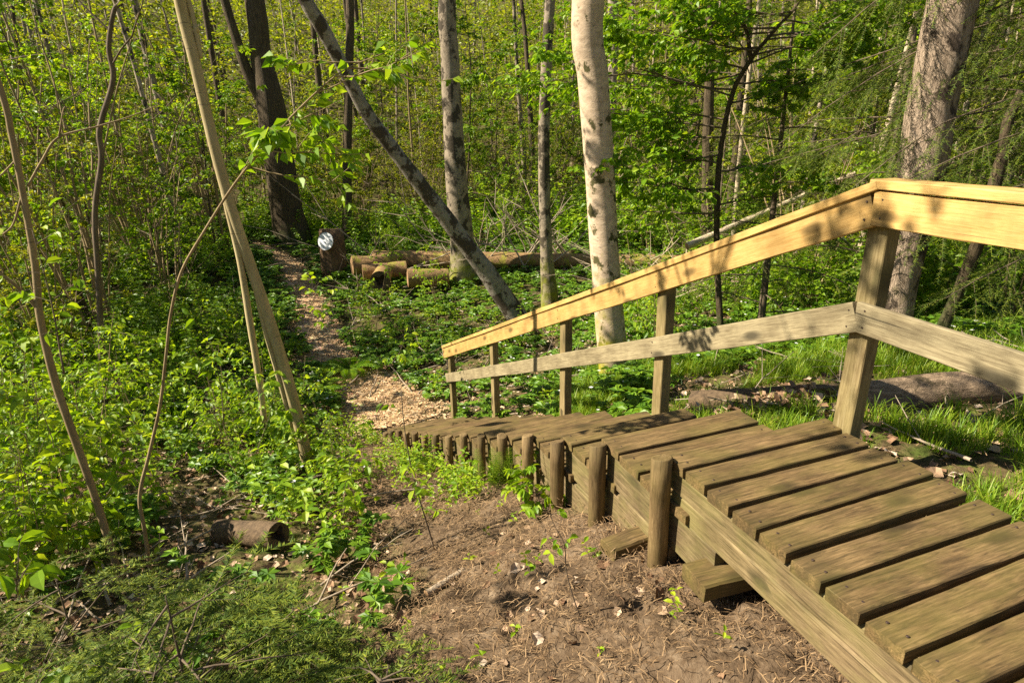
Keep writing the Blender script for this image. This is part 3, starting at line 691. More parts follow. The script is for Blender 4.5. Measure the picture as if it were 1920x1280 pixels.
px_tree('pale_sapling_pair', 'pair of smooth pale saplings growing from one foot beside the chip path', 'sapling',
        [(580, 880, 23.7), (548, 745, 22.1), (512, 622, 21.3), (472, 505, 20.6), (432, 385, 19.7), (397, 255, 19.7), (366, 120, 20.6), (336, -5, 22.1)], 'bark_lime', 'leafb',
        forks=[[(496, 790, 11.1), (484, 700, 11.9), (468, 600, 12.6), (450, 490, 11.9), (424, 380, 11.1), (403, 285, 10.2)], [(548, 800, 7.1), (520, 700, 8.6), (492, 600, 7.9), (470, 500, 6.3)], [(376, 110, 9.5), (366, 50, 9.5), (350, -10, 9.5)]],
        crown=high_crown(8, 1.9, .75, .012), seed=10, topz=4.0, sides=14, wob=.03, D=5.45, tw='bark_sap')
px_tree('forked_sapling', 'slender brown sapling at the far left with a side fork', 'sapling',
        [(206, 1020, 13.0), (178, 930, 13.0), (150, 850, 13.6), (105, 720, 13.6), (76, 600, 13.0), (66, 500, 12.4), (46, 380, 11.2), (22, 255, 11.2), (-8, 140, 11.2)], 'bark_sap', 'leafb',
        forks=[[(72, 580, 7.4), (45, 550, 6.2), (10, 520, 5.6), (-30, 495, 5.0)], [(52, 350, 5.0), (80, 300, 5.0), (110, 258, 4.3), (180, 238, 3.1), (240, 220, 2.5), (300, 196, 1.9)], [(110, 258, 3.1), (118, 210, 2.5), (122, 200, 1.9)], [(40, 370, 4.3), (25, 420, 3.7), (5, 440, 2.5)], [(30, 300, 3.7), (0, 330, 3.1), (-20, 340, 1.9)]],
        crown=high_crown(13, 2.0, .88, .010), seed=11, topz=3.2, sides=14, wob=.04, D=3.75, tw='bark_sap', leafsize=.06)
def bent_crown(Ps, Rs, rng, o):
    out = []
    for k in range(11):
        i = int(len(Ps) * (.70 + .28 * k / 11)); out.append((Ps[i], (rng.uniform(-.4, 1), rng.uniform(-.6, .3), rng.uniform(-.25, .45)), rng.uniform(.25, .5), .004))
    return out
_c = dict(CROWN); CROWN_S = dict(n=[3, 0], seg=[5, 3], wob=[.12, .15], up=[.0, -.03], sides=[4, 3], len=[.5], ang=.8, leaflev=0, leafn=6); CROWN_S['from'] = [.2, .2]
BIG = dict(CROWN)
CROWN = CROWN_S
px_tree('bent_sapling', 'thin grey bent sapling arching right with bright large leaves', 'sapling',
        [(272, 1000, 7.4), (262, 930, 6.9), (280, 850, 6.3), (300, 760, 5.8), (312, 660, 5.3), (320, 590, 5.3), (340, 510, 5.3), (385, 430, 4.7), (440, 345, 4.7), (500, 270, 4.2), (560, 205, 3.7), (640, 135, 2.6), (720, 100, 2.1)], 'bark_sap', 'leafb',
        crown=bent_crown, seed=12, sides=10, wob=.05, D=3.6, Dend=3.2, tw='bark_sap', leafsize=.07)
CROWN = dict(n=[9, 5, 0], seg=[8, 5, 3], wob=[.08, .12, .16], up=[.0, .0, -.01], sides=[5, 3, 3], len=[.5, .5], ang=.85, leaflev=1, leafn=8, flat=True); CROWN['from'] = [.1, .15, .1]
def layered(Ps, Rs, rng, o):
    out = []
    for k in range(30):
        t = .27 + .5 * k / 30; side = -1 if rng.rand() < .7 else 1
        dx, dy, dz, L = side * 1.0, rng.uniform(-.6, .6), rng.uniform(-.12, .3), rng.uniform(.9, 2.1) * (1 if side < 0 else .75) * (.6 + t)
        out.append((Ps[int(len(Ps) * t)], (dx, dy, dz), L, .012))
    return out
px_tree('young_beech', 'young dark-stemmed tree with bright green layered leaves above the handrail', 'tree',
        [(1350, 600, 12), (1345, 500, 11), (1344, 400, 11), (1350, 290, 10), (1372, 180, 9), (1408, 112, 8), (1450, 60, 6), (1500, 0, 5)], 'bark_dark', 'leafb',
        crown=layered, seed=13, sides=10, wob=.05, D=7.6, topz=2.6, leafsize=.075, forks=[[(1408, 112, 8), (1400, 60, 7), (1380, 20, 6), (1375, -20, 5)]])
CROWN = BIG

# spruce: feathery boughs
def needle_twig(L=.16, n=46, nl=.014, seed=0):
    r = np.random.RandomState(seed); v = []; f = []
    for i in range(n):
        t = (i + .5) / n * L; a = r.uniform(0, 2 * PI) if r.rand() < .25 else (r.choice([0, PI]) + r.normal(0, .3)); l = nl * r.uniform(.7, 1.15)
        d = np.array([math.cos(a) * .85, .6, math.sin(a) * .6 + .15]); w_ = np.array([0, .0024, 0]) if i % 2 else np.array([.0014, .0014, .0016])
        p = np.array([0, t, 0]); k = len(v); v += [p - w_, p + w_, p + d * l]; f.append((k, k + 1, k + 2))
    k = len(v); v += [(-.0012, 0, 0), (.0012, 0, 0), (.0006, L, 0), (-.0006, L, 0)]
    return (v, [f, [(k, k + 1, k + 2, k + 3)]], 0)
TW = [needle_twig(.15, 50, .021, s) for s in range(3)]
TWC = [needle_twig(.17, 26, .026, s) for s in range(3)]
def spruce_bough(mb, rng, p, d, L, r, twl=.5, dens=1.0, droop=-.05, protos=TW, scale=1.0, hang=.25):
    n = 9; pts = [np.array(p, float)]; dd = np.array(d, float); dd /= np.linalg.norm(dd)
    for i in range(n): dd = dd + rng.normal(0, .06, 3) + [0, 0, droop]; dd /= np.linalg.norm(dd); pts.append(pts[-1] + dd * L / n)
    pts = np.array(pts); tube(mb, pts, r * np.linspace(1, .2, n + 1), 6, 1, cap=False)
    P = []; Dv = []
    for k in range(int(L * 24 * dens)):
        t = rng.uniform(.12, 1) * n; i = min(int(t), n - 1); q = pts[i] + (pts[i + 1] - pts[i]) * (t - i); ax = pts[i + 1] - pts[i]; ax /= np.linalg.norm(ax)
        sd_ = np.cross(ax, [0, 0, 1]); sd_ /= np.linalg.norm(sd_) + 1e-9
        side = 1 if k % 2 else -1; b = ax * .75 + sd_ * side * rng.uniform(.5, 1) + np.array([0, 0, -hang * rng.uniform(.2, 1.6)]); b /= np.linalg.norm(b)
        l = twl * rng.uniform(.5, 1.1) * (1.1 - .65 * t / n) * L / 1.2
        m_ = max(2, int(l / .12)); q0 = q.copy(); tp = [q.copy()]
        for s in range(m_):
            P.append(q0.copy()); Dv.append(b.copy())
            if s and rng.rand() < .8 * dens:
                for sg in (-1, 1): P.append(q0.copy()); c_ = b * .8 + np.cross(b, [0, 0, 1]) * sg * .8; Dv.append(c_ + np.array([0, 0, -.1]))
            q0 = q0 + b * .12; b = b + np.array([0, 0, -hang * .25]) + rng.normal(0, .08, 3); b /= np.linalg.norm(b); tp.append(q0.copy())
        tube(mb, tp, np.linspace(.0018, .0008, len(tp)), 3, 1, cap=False)
    P = np.array(P); Dv = np.array(Dv)
    for j, pr in enumerate(protos):
        s = slice(j, None, len(protos)); stamp(mb, pr, orient(Dv[s], rng.uniform(-.3, .3, len(P[s]))), P[s], scale * rng.uniform(.8, 1.25, len(P[s])), 0)
def spruce(name, label, loc, H, r, boughs, seed, dens=1.0, lean=(0, 0), protos=TW, z0=.3, twl=.5, group=None, trunk='bark_twig', droop=-.05, scale=1, hang=.25):
    rng = np.random.RandomState(seed); root = thing(name, loc, label, 'spruce', group)
    mb = MB(); zz = np.linspace(-.2, H, 9); P = [(lean[0] * q, lean[1] * q, q) for q in zz]; tube(mb, P, r * np.linspace(1, .12, 9), 12, 0, wob=.05)
    obj('trunk', mb, M[trunk], root)
    cb = MB()
    for b in boughs(rng): spruce_bough(cb, rng, *b, dens=dens, protos=protos, twl=twl, droop=droop, scale=scale, hang=hang)
    obj('crown', cb, [M['needle'], M['bark_twig']], root); return root
# small spruce in the lower left corner, seen from above
def low_boughs(H, n, Lmax):
    def f(rng):
        out = []
        for k in range(n):
            t = rng.uniform(.12, .97); a = k * 2.4 + rng.uniform(-.3, .3); out.append(((0, 0, H * t), (math.cos(a), math.sin(a), .18), Lmax * (1.05 - t * .8), .0045))
        return out
    return f
g_ = hit(300, 1330); 
spruce('spruce_sapling', 'low bushy spruce sapling filling the lower left corner', (-1.08, 1.62, gz(-1.08, 1.62)), .74, .014, low_boughs(.74, 28, .76), 3, .8, twl=.42, scale=1.25)
spruce('spruce_sapling', 'small spruce sapling near the bottom edge, right of the bushy one', (-.42, 1.52, gz(-.42, 1.52)), .34, .009, low_boughs(.34, 12, .38), 4, 1.0, twl=.4)
spruce('spruce_sapling', 'spruce seedling low at the left edge beneath the forked sapling', (-1.9, 2.2, gz(-1.9, 2.2)), .6, .012, low_boughs(.6, 16, .7), 5, .9, twl=.4)
# big spruce just outside the right edge, its dry boughs reach into the picture
def right_boughs(rng):
    out = []
    for k in range(46):
        h = rng.uniform(1.2, 4.6); a = R_(rng.uniform(125, 215)); out.append(((0, 0, h), (math.cos(a), math.sin(a) , rng.uniform(-.05, .2)), rng.uniform(1.6, 3.6), .012))
    return out
spruce('spruce_tree', 'spruce at the right edge with long drooping half-bare boughs', (5.3, 4.9, gz(5.3, 4.9)), 9, .13, right_boughs, 6, .75, protos=TWC, twl=.36, trunk='bark_dark', hang=.5)
spruce('young_spruce', 'yellow-green young spruce behind the handrail right of the dark-stemmed tree', (3.1, 7.6, gz(3.1, 7.6)), 4.6, .05, lambda rng: [((0, 0, 4.5 * t), (math.cos(k * 2.4), math.sin(k * 2.4), .1), 1.5 * (1.1 - t), .01) for k, t in enumerate(np.linspace(.08, .96, 34))], 7, .8, protos=TWC, twl=.4, hang=.45)

spruce('young_spruce', 'young spruce left of the rough-barked tree, its hanging twigs above the handrail', (5.0, 8.6, gz(5.0, 8.6)), 6.5, .07, lambda rng: [((0, 0, 6.3 * t), (math.cos(k * 2.4), math.sin(k * 2.4), .1), 2.3 * (1.1 - t), .012) for k, t in enumerate(np.linspace(.12, .96, 40))], 8, .7, protos=TWC, twl=.4, hang=.5, scale=1.3)

# ------------------------------------------------------------------ hazels and thin trees of the thicket
HZ = dict(n=[4, 3, 0], seg=[9, 5, 3], wob=[.07, .13, .15], up=[.03, .03, 0], sides=[5, 3, 3], len=[.32, .5], ang=.7, leaflev=1, leafn=7, tip=.2); HZ['from'] = [.3, .2, .1]
def hazel(seed, leafm, stems=9, H=4.2, r=.022, spread=.35, leaf=.068, barkm='bark_sap', P=HZ, nb=10, f0=.22):
    rng = np.random.RandomState(seed); root = thing('hazel_shrub', (0, 0, -900), 'x', 'shrub', 'hazel shrubs of the thicket')
    sb = MB(); lb = MB(); lv = []
    for k in range(stems):
        a = rng.uniform(0, 2 * PI); s = rng.uniform(.05, spread); p = np.array([math.cos(a) * .15, math.sin(a) * .15, -.15])
        # stems go into their own mesh, side branches and leaves into the crown
        n = 10; pts = [p]; dd = np.array([math.cos(a) * s, math.sin(a) * s, 1.0]); dd /= np.linalg.norm(dd); L = H * rng.uniform(.6, 1.1); rr = r * rng.uniform(.45, 1.15)
        for i in range(n): dd = dd + rng.normal(0, .05, 3) + np.array([math.cos(a), math.sin(a), 0]) * .02; dd /= np.linalg.norm(dd); pts.append(pts[-1] + dd * L / n)
        pts = np.array(pts); R2 = rr * np.linspace(1, .25, n + 1); tube(sb, pts, R2, 6, 0, cap=False)
        for j in range(nb):
            t = rng.uniform(f0, 1) * n; i = min(int(t), n - 1); b = rng.uniform(0, 2 * PI)
            grow(lb, lv, rng, pts[i], (math.cos(b), math.sin(b), rng.uniform(.1, .9)), rng.uniform(.5, 1.25), .007, 1 if rng.rand() < .4 else 0, dict(P, seg=[5, 4, 3], n=[3, 2, 0]))
    put_leaves(lb, lv, rng, LQ, leaf, .35)
    obj('stem', sb, M[barkm], root); obj('foliage', lb, [M[leafm], M['bark_twig']], root); return root
protos_h = [hazel(31, 'leafo', 10, 4.4), hazel(32, 'leaf', 8, 3.6), hazel(33, 'leafo', 12, 5.0, .02), hazel(34, 'leafb', 6, 2.6, .014, .6)]
def bare_hazel(seed, label, loc, stems, H, r, s=1):
    t = hazel(seed, 'leafb', stems, H, r, .22, .07, P=dict(HZ, leafn=5), nb=5, f0=.4); t.location = loc; t['label'] = label; t['group'] = 'near hazel clumps'; return t
def pole(seed, leafm, H, r, barkm, n=9, L=1.6):
    rng = np.random.RandomState(seed); root = thing('thin_tree', (0, 0, -900), 'x', 'tree', 'thin trees of the wood behind')
    pts = [np.array([0, 0, -.3])]; dd = np.array([rng.normal(0, .04), rng.normal(0, .04), 1.0])
    for i in range(14): dd = dd + rng.normal(0, .02, 3) * [1, 1, 0]; dd /= np.linalg.norm(dd); pts.append(pts[-1] + dd * H / 14)
    pts = np.array(pts); Rr = r * np.linspace(1, .25, 15); Rr[0] *= 1.3
    sb = MB(); tube(sb, pts, Rr, 9, 0, cap=False, wob=.06, seed=seed)
    lb = MB(); lv = []
    for k in range(n * 2):
        t = rng.uniform(.3, .98) * 14; i = int(t); a = rng.uniform(0, 2 * PI)
        grow(lb, lv, rng, pts[i], (math.cos(a), math.sin(a), rng.uniform(.0, .8)), L * rng.uniform(.5, 1.2), .012, 0, dict(HZ, n=[3, 2, 0], seg=[5, 4, 3], leafn=5))
    put_leaves(lb, lv, rng, LQ, .11, .35)
    obj('trunk', sb, M[barkm], root); obj('crown', lb, [M[leafm], M['bark_twig']], root); return root
protos_p = [pole(41, 'leafo', 11, .07, 'bark_pole'), pole(42, 'leaf', 13, .10, 'bark_alder'), pole(43, 'leafo', 9, .045, 'bark_pole', 7), pole(44, 'leaf', 14, .13, 'bark_dark'), pole(45, 'leafb', 8, .04, 'bark_sap', 8), pole(46, 'leafo', 11, .055, 'deadlight', 5), pole(47, 'leafo', 9, .035, 'deadlight', 4)]
# keep the sight lines of the clearing open: nothing in the thicket nearer than this, by azimuth
def shoot(seed, H, leafm, leaf, n, cname='leafy_shoot'):
    "thin upright shoot with side twigs and soft leaves"
    rng = np.random.RandomState(seed); root = thing(cname, (0, 0, -900), 'x', 'sapling', 'leafy shoots of the undergrowth'); sb = MB(); lb = MB(); lv = []
    for q in range(rng.randint(1, 4)):
        p = np.array([rng.normal(0, .04), rng.normal(0, .04), -.05]); dd = np.array([rng.normal(0, .18), rng.normal(0, .18), 1.0]); pts = [p]
        for i in range(9): dd = dd + rng.normal(0, .07, 3); dd /= np.linalg.norm(dd); pts.append(pts[-1] + dd * H * (.7 + .3 * (q == 0)) / 9)
        pts = np.array(pts); tube(sb, pts, np.linspace(.006, .0015, 10) * H / 1.3, 5, 0, cap=False)
        for k in range(n):
            t = rng.uniform(.25, 1) * 9; i = min(int(t), 8); a = rng.uniform(0, 2 * PI)
            grow(lb, lv, rng, pts[i], (math.cos(a), math.sin(a), rng.uniform(-.1, .5)), H * rng.uniform(.15, .3), .002, 0, dict(n=[1, 0], seg=[4, 3], wob=[.1, .1], up=[0, 0], sides=[3, 3], len=[.6], ang=.7, leaflev=0, leafn=5, **{'from': [.2, .2]}))
    put_leaves(lb, lv, rng, LP, leaf, .4)
    obj('stem', sb, M['bark_sap'], root); obj('foliage', lb, [M[leafm], M['bark_twig']], root); return root
def min_D(az): return np.interp(az, [-45, -38, -30, -24, -18, -12, -6, 0, 6, 12, 18, 26, 34, 44], [8.5, 10.5, 12.5, 16, 22, 21, 21, 20, 18.5, 17, 13, 11, 9, 8])
rng = np.random.RandomState(77)
def place_many(protos, n, dmax, zones, jitter, first, smin=.8, smax=1.25, power=1.0, sepmin=.9, name=None):
    put = []; used = set(); tries = 0
    while len(put) < n and tries < 20000:
        tries += 1
        az = rng.uniform(-43, 43); lo = min_D(az) + jitter; D = lo + (dmax - lo) * rng.rand() ** power
        x = D * math.sin(R_(az)); y = D * math.cos(R_(az))
        if any((x - a) ** 2 + (y - b) ** 2 < (sepmin * (.6 + D / 40)) ** 2 for a, b in put): continue
        if sd_seg(np.array(x), np.array(y), PATH) < 1.3: continue
        put.append((x, y)); k = rng.randint(len(protos)); z = gz(x, y); s = rng.uniform(smin, smax); rz = rng.uniform(0, 2 * PI)
        lab = zones(az, D, k)
        if k not in used:
            used.add(k); pr = protos[k]; pr.location = (x, y, z); pr.rotation_euler = (0, 0, rz); pr.scale = (s, s, s); pr['label'] = lab
        else: copy_thing(protos[k], (x, y, z), rz, s, lab)
def hz_zone(az, D, k):
    side = 'left of the thick dark forked tree' if az < -21 else ('behind the pile of sawn logs' if az < 6 else ('behind the pale tree and handrail' if az < 22 else 'behind the railing corner'))
    return ('leafy hazel shrub in the thicket ' if k % 2 else 'many-stemmed hazel shrub in the thicket ') + side
def pl_zone(az, D, k):
    side = 'left of the thick dark forked tree' if az < -21 else ('behind the pile of sawn logs' if az < 6 else ('behind the pale tree and handrail' if az < 22 else 'behind the railing corner'))
    kind = ['slim grey', 'blotched grey', 'very thin grey', 'tall dark', 'thin brown', 'pale slender', 'pale whip-thin'][k]
    return kind + ' tree in the wood ' + side
place_many(protos_h, 92, 36, hz_zone, 0, True, .7, 1.15, 1.3)
place_many(protos_p, 200, 62, pl_zone, 1.0, True, .75, 1.3, 1.0)
copy_thing(protos_h[0], (-5.2, 3.0, gz(-5.2, 3.0)), 2.6, 1.05, 'unseen hazel shrub added beyond the left edge to shade the lower left corner', 'unseen hazels added for shade')  # out of view, added so its shadow darkens the lower left
for (a_, D_, s_) in [(-4, 23, .8), (1.5, 20.5, .7), (-10, 26, .9), (9, 21, .75), (18, 15, .8), (-33, 17, .8)]:
    sp_ = bpy.data.objects['young_spruce']; x_, y_ = D_ * math.sin(R_(a_)), D_ * math.cos(R_(a_)); copy_thing(sp_, (x_, y_, gz(x_, y_)), a_, s_, 'dark little spruce far back among the thin trunks', 'little spruces of the thicket')
copy_thing(protos_h[1], (-3.7, .9, gz(-3.7, .9)), 1.2, .95, 'unseen hazel shrub added outside the lower left corner to shade the bare soil', 'unseen hazels added for shade')  # extra hazel out of view, put in to throw broad shade on the soil
# leafy shoots standing up out of the undergrowth
SH = [shoot(71, 1.3, 'leafb', .075, 9), shoot(72, .9, 'leafb', .065, 8), shoot(73, 1.7, 'leafb', .06, 12), shoot(74, 1.1, 'leaf', .085, 7)]
def shoots(n, azr, Dr, lab, sc=(.6, 1.15)):
    for q in range(n * 4):
        if n <= 0: break
        az = rng.uniform(*azr); D = rng.uniform(*Dr); x = D * math.sin(R_(az)); y = D * math.cos(R_(az))
        if dirt_w(np.array(x), np.array(y)) > .2 or on_stairs(x, y, .25) or sd_seg(np.array(x), np.array(y), PATH) < .7: continue
        k = rng.randint(4); s_ = rng.uniform(*sc); rz = rng.uniform(0, 6.28); n -= 1
        if SH[k].location.z < -500: SH[k].location = (x, y, gz(x, y)); SH[k].rotation_euler = (0, 0, rz); SH[k].scale = (s_,) * 3; SH[k]['label'] = lab
        else: copy_thing(SH[k], (x, y, gz(x, y)), rz, s_, lab)
shoots(22, (-44, -30), (3.8, 7), 'leafy shoot in the green around the forked sapling at the left edge', (.6, 1.1))
shoots(14, (-30, -14), (5.2, 8), 'leafy shoot in the green around the pale sapling pair', (.45, .8))
shoots(50, (-44, -20), (7, 12), 'leafy shoot at the edge of the thicket on the left')
shoots(16, (-14, -4), (11, 19), 'leafy shoot beside the far end of the chip path', (.6, 1.0))
shoots(40, (11, 36), (8, 14), 'leafy shoot in the green behind the handrail', (.6, 1.2))
# understorey beeches: broad bright leafy sprays between the trunks
UB = dict(n=[8, 5, 0], seg=[6, 4, 3], wob=[.1, .14, .18], up=[.02, .0, -.02], sides=[4, 3, 3], len=[.5, .5], ang=.85, leaflev=1, leafn=8, flat=True); UB['from'] = [.1, .15, .1]
def understorey(seed, H, leafm):
    rng = np.random.RandomState(seed); root = thing('young_leafy_tree', (0, 0, -900), 'x', 'tree', 'young leafy trees between the trunks'); sb = MB(); lb = MB(); lv = []
    pts = [np.array([0, 0, -.2])]; dd = np.array([rng.normal(0, .06), rng.normal(0, .06), 1.0])
    for i in range(12): dd = dd + rng.normal(0, .05, 3) * [1, 1, 0]; dd /= np.linalg.norm(dd); pts.append(pts[-1] + dd * H / 12)
    pts = np.array(pts); tube(sb, pts, .035 * np.linspace(1, .2, 13), 8, 0, cap=False)
    for k in range(11):
        t = rng.uniform(.2, .97); i = int(t * 12); a = rng.uniform(0, 2 * PI); grow(lb, lv, rng, pts[i], (math.cos(a), math.sin(a), rng.uniform(-.05, .35)), rng.uniform(.9, 1.9) * (1.25 - t * .6), .012, 0, UB)
    put_leaves(lb, lv, rng, LQ, .088, .4, 0); obj('trunk', sb, M['bark_dark'], root); obj('crown', lb, [M[leafm], M['bark_twig']], root); return root
protos_u = [understorey(81, 5.5, 'leafb'), understorey(82, 4.2, 'leafb'), understorey(83, 7.0, 'leaf')]
place_many(protos_u, 44, 38, lambda az, D, k: ['tall spreading', 'low spreading', 'tall darker'][k] + ' young leafy tree ' + ('left of the thick dark forked tree' if az < -21 else 'behind the pile of sawn logs' if az < 6 else 'behind the pale tree and handrail' if az < 22 else 'behind the railing corner'), .5, True, .75, 1.25, 1.1)
# two nearer hazels on the left that show as clear clumps of stems
bare_hazel(61, 'clump of upright hazel stems nearest on the left, beside the leaning mossy stub', hit(195, 655), 13, 5.5, .034)
bare_hazel(62, 'hazel clump further back between the forked sapling and the pale sapling pair', hit(285, 520), 14, 5.5, .036)
bare_hazel(63, 'hazel clump at the left edge of the picture', hit(40, 560), 12, 5.2, .034)
bare_hazel(64, 'hazel clump just left of the foot of the dark forked tree', hit(420, 480), 12, 6, .04)
# dark crooked stem among the left hazels
px_tree('crooked_sapling', 'dark crooked stem rising out of the nearest hazel clump on the left', 'sapling', [(190, 640, 11), (184, 520, 10), (178, 400, 10), (190, 300, 10), (187, 240, 10), (212, 150, 10), (204, 90, 9), (214, 20, 8), (232, -10, 7)], 'bark_twig', 'leafo', crown=high_crown(5, 2.0, .5, .012), seed=60, D=9.3, topz=5, sides=10)

# far wooded slope: leaf masses nobody could count
def far_mass():
    mb = MB(); r = np.random.RandomState(9); n = 150000
    az = np.radians(r.uniform(-46, 46, n)); D = r.uniform(34, 80, n); x = D * np.sin(az); y = D * np.cos(az)
    z = gz(x, y) + r.rand(n) ** 1.2 * (7.5) * (.55 + .9 * vnoise(x * .25, y * .25, 3))
    cl = vnoise(x * .7, y * .7 + z * .9, 5); k = cl > .36; x, y, z = x[k], y[k], z[k]; n = len(x)
    Dv = r.normal(0, 1, (n, 3)); Dv[:, 2] *= .5
    stamp(mb, LQ, orient(Dv, r.normal(0, .6, n)), np.stack([x, y, z], -1), r.uniform(.16, .34, n), 0)
    tag(obj('distant_foliage', mb, M['leafo']), kind='stuff')
far_mass()

# ------------------------------------------------------------------ undergrowth
def sample(n, azr, Dr, power=1.0, rs_=None):
    r = rs_; az = np.radians(r.uniform(azr[0], azr[1], n)); D = Dr[0] + (Dr[1] - Dr[0]) * r.rand(n) ** power
    return D * np.sin(az), D * np.cos(az), D, np.degrees(az)
def scatter(name, protos, x, y, size, mats, rs_, tilt=.15, dz=0, kind='stuff'):
    n = len(x); z = ground_z(x, y) + dz; P = np.stack([x, y, z], -1); Mr = rotz(rs_.uniform(0, 2 * PI, n)) @ rotx(rs_.normal(0, tilt, n)); mb = MB()
    for j in range(len(protos)):
        s = slice(j, None, len(protos))
        for pr in (protos[j] if isinstance(protos[j], list) else [protos[j]]): stamp(mb, pr, Mr[s], P[s], size[s])
    return tag(obj(name, mb, mats), kind=kind)
def seedling(seed, H=.3, pairs=4, leaf=.075, big=LP):
    r = np.random.RandomState(seed); parts = []; stem = []
    p = np.zeros(3); d = np.array([r.normal(0, .12), r.normal(0, .12), 1.0]); d /= np.linalg.norm(d)
    pts = [p + d * H * t for t in np.linspace(0, 1, 5)]
    for k in range(pairs):
        t = .35 + .65 * (k + 1) / pairs; q = d * H * t; a = k * PI / 2 + r.uniform(-.4, .4)
        for s in (0, PI):
            v = np.array([math.cos(a + s), math.sin(a + s), r.uniform(-.1, .45)])
            parts.append((big, orient(v[None], np.array([r.normal(0, .3)]))[0], q, leaf * r.uniform(.7, 1.2) * (1.15 - .3 * t)))
    pr = merge_proto(parts); mb = MB(); tube(mb, pts, [.0022, .002, .0018, .0014, .001], 3, 1, cap=False)
    return [pr, (np.concatenate(mb.v), [f for f, _, _ in mb.f], 1)]
def rosette(seed, H=.12, n=3, leaf=.05):
    "wood anemone: three divided leaves on a thin stalk"
    r = np.random.RandomState(seed); parts = []
    for c in range(n):
        ox, oy = r.normal(0, .035, 2); h = H * r.uniform(.6, 1.1)
        for k in range(3):
            a = k * 2 * PI / 3 + r.uniform(-.3, .3)
            for s in (-.45, 0, .45):
                v = np.array([math.cos(a + s), math.sin(a + s), r.uniform(-.25, .2)]); parts.append((leafq(.5, .06), orient(v[None], np.array([r.normal(0, .3)]))[0], np.array([ox, oy, h]), leaf * r.uniform(.8, 1.15)))
    return merge_proto(parts)
SD = [seedling(s, H=h, pairs=p, leaf=l) for s, h, p, l in ((1, .22, 3, .07), (2, .34, 4, .08), (3, .28, 5, .06), (4, .45, 5, .075), (5, .16, 2, .08))]
RO = [rosette(s) for s in range(4)]
r = np.random.RandomState(11)
# seedlings of the left foreground
x, y, D, az = sample(5600, (-47, 6), (2.1, 13), .8, r)
k = (dirt_w(x, y) < .25) & ~on_stairs(x, y, .15) & (sd_seg(x, y, PATH) > .55) & (fbm(x * 1.8, y * 1.8, 4, 55) > .09)
x, y = x[k], y[k]; scatter('undergrowth', SD, x, y, r.uniform(.35, 1.25, len(x)) ** 1.2, [M['leafb'], M['bark_twig']], r)
# low green along the foot of the round posts, and creeping over the left edge of the soil
t = r.uniform(3.6, 14.9, 620); NP = np.array(NOSE); i = np.minimum(t.astype(int), 13); q = NP[i] + (NP[i + 1] - NP[i]) * (t - i)[:, None] - np.abs(r.normal(0, .28, len(t)))[:, None] * np.array([.92, .39]) - np.array([.12, .05])
k = fbm(q[:, 0] * 2.4, q[:, 1] * 2.4, 3, 14) > .0; scatter('undergrowth', SD, q[k, 0], q[k, 1], r.uniform(.3, .75, k.sum()), [M['leafb'], M['bark_twig']], r)
# sparse seedlings on the bare soil
x, y, D, az = sample(100, (-30, 22), (1.7, 5.5), 1, r); k = ~on_stairs(x, y, .12); x, y = x[k], y[k]
scatter('seedlings', [SD[0], SD[4]], x, y, r.uniform(.3, .6, len(x)), [M['leafb'], M['bark_twig']], r)
# anemone carpet
x, y, D, az = sample(26000, (-46, 44), (2.2, 24), .62, r)
k = (dirt_w(x, y) < .3) & ~on_stairs(x, y, .08) & (sd_seg(x, y, PATH) > np.where(y > 9.8, .33, .55)) & (fbm(x * 1.9, y * 1.9, 4, 66) > np.where((az < -12) & (D < 9), .07, -.08)) & ((az < 14) | (D > 5.5)); x, y, D = x[k], y[k], D[k]
scatter('ground_cover', RO, x, y, r.uniform(.8, 1.5, len(x)) * (1 + D / 40), [M['cover']], r)
q = (r.rand(len(x)) < .16) & (np.hypot(x, y) > 4.5); x2, y2 = x[q] + r.normal(0, .05, q.sum()), y[q] + r.normal(0, .05, q.sum())
fl = merge_proto([(leafq(.6, .02), orient(np.array([[math.cos(a), math.sin(a), .25]]))[0], np.array([0, 0, .15]), .016) for a in np.arange(6) * PI / 3])
scatter('white_flowers', [fl], x2, y2, r.uniform(.9, 1.4, len(x2)), [M['flower']], r)
# taller leafy bushes behind the clearing
bush = [[p for p in seedling(s, H=.9, pairs=11, leaf=.11)] for s in range(20, 24)]
x, y, D, az = sample(4200, (-22, 42), (8.5, 25), .8, r); lo = np.interp(az, [-22, -12, 0, 6, 14, 19, 26, 42], [21.5, 19, 18, 17.5, 17, 10.5, 8.5, 7.5])
k = (D > lo) & (fbm(x * .5, y * .5, 3, 81) > -.10); x, y, D = x[k], y[k], D[k]
scatter('brushwood', bush, x, y, r.uniform(.6, 1.5, len(x)), [M['leafb'], M['bark_twig']], r, tilt=.3)
x, y, D, az = sample(2600, (-46, -16), (7.5, 26), .8, r); k = (fbm(x * .5, y * .5, 3, 82) > -.02) & (D > np.interp(az, [-46, -30, -22, -16], [6.5, 8, 13, 21])) & (sd_seg(x, y, PATH) > 1.2)
scatter('brushwood', bush, x[k], y[k], r.uniform(.5, 1.2, k.sum()), [M['leaf'], M['bark_twig']], r, tilt=.3)
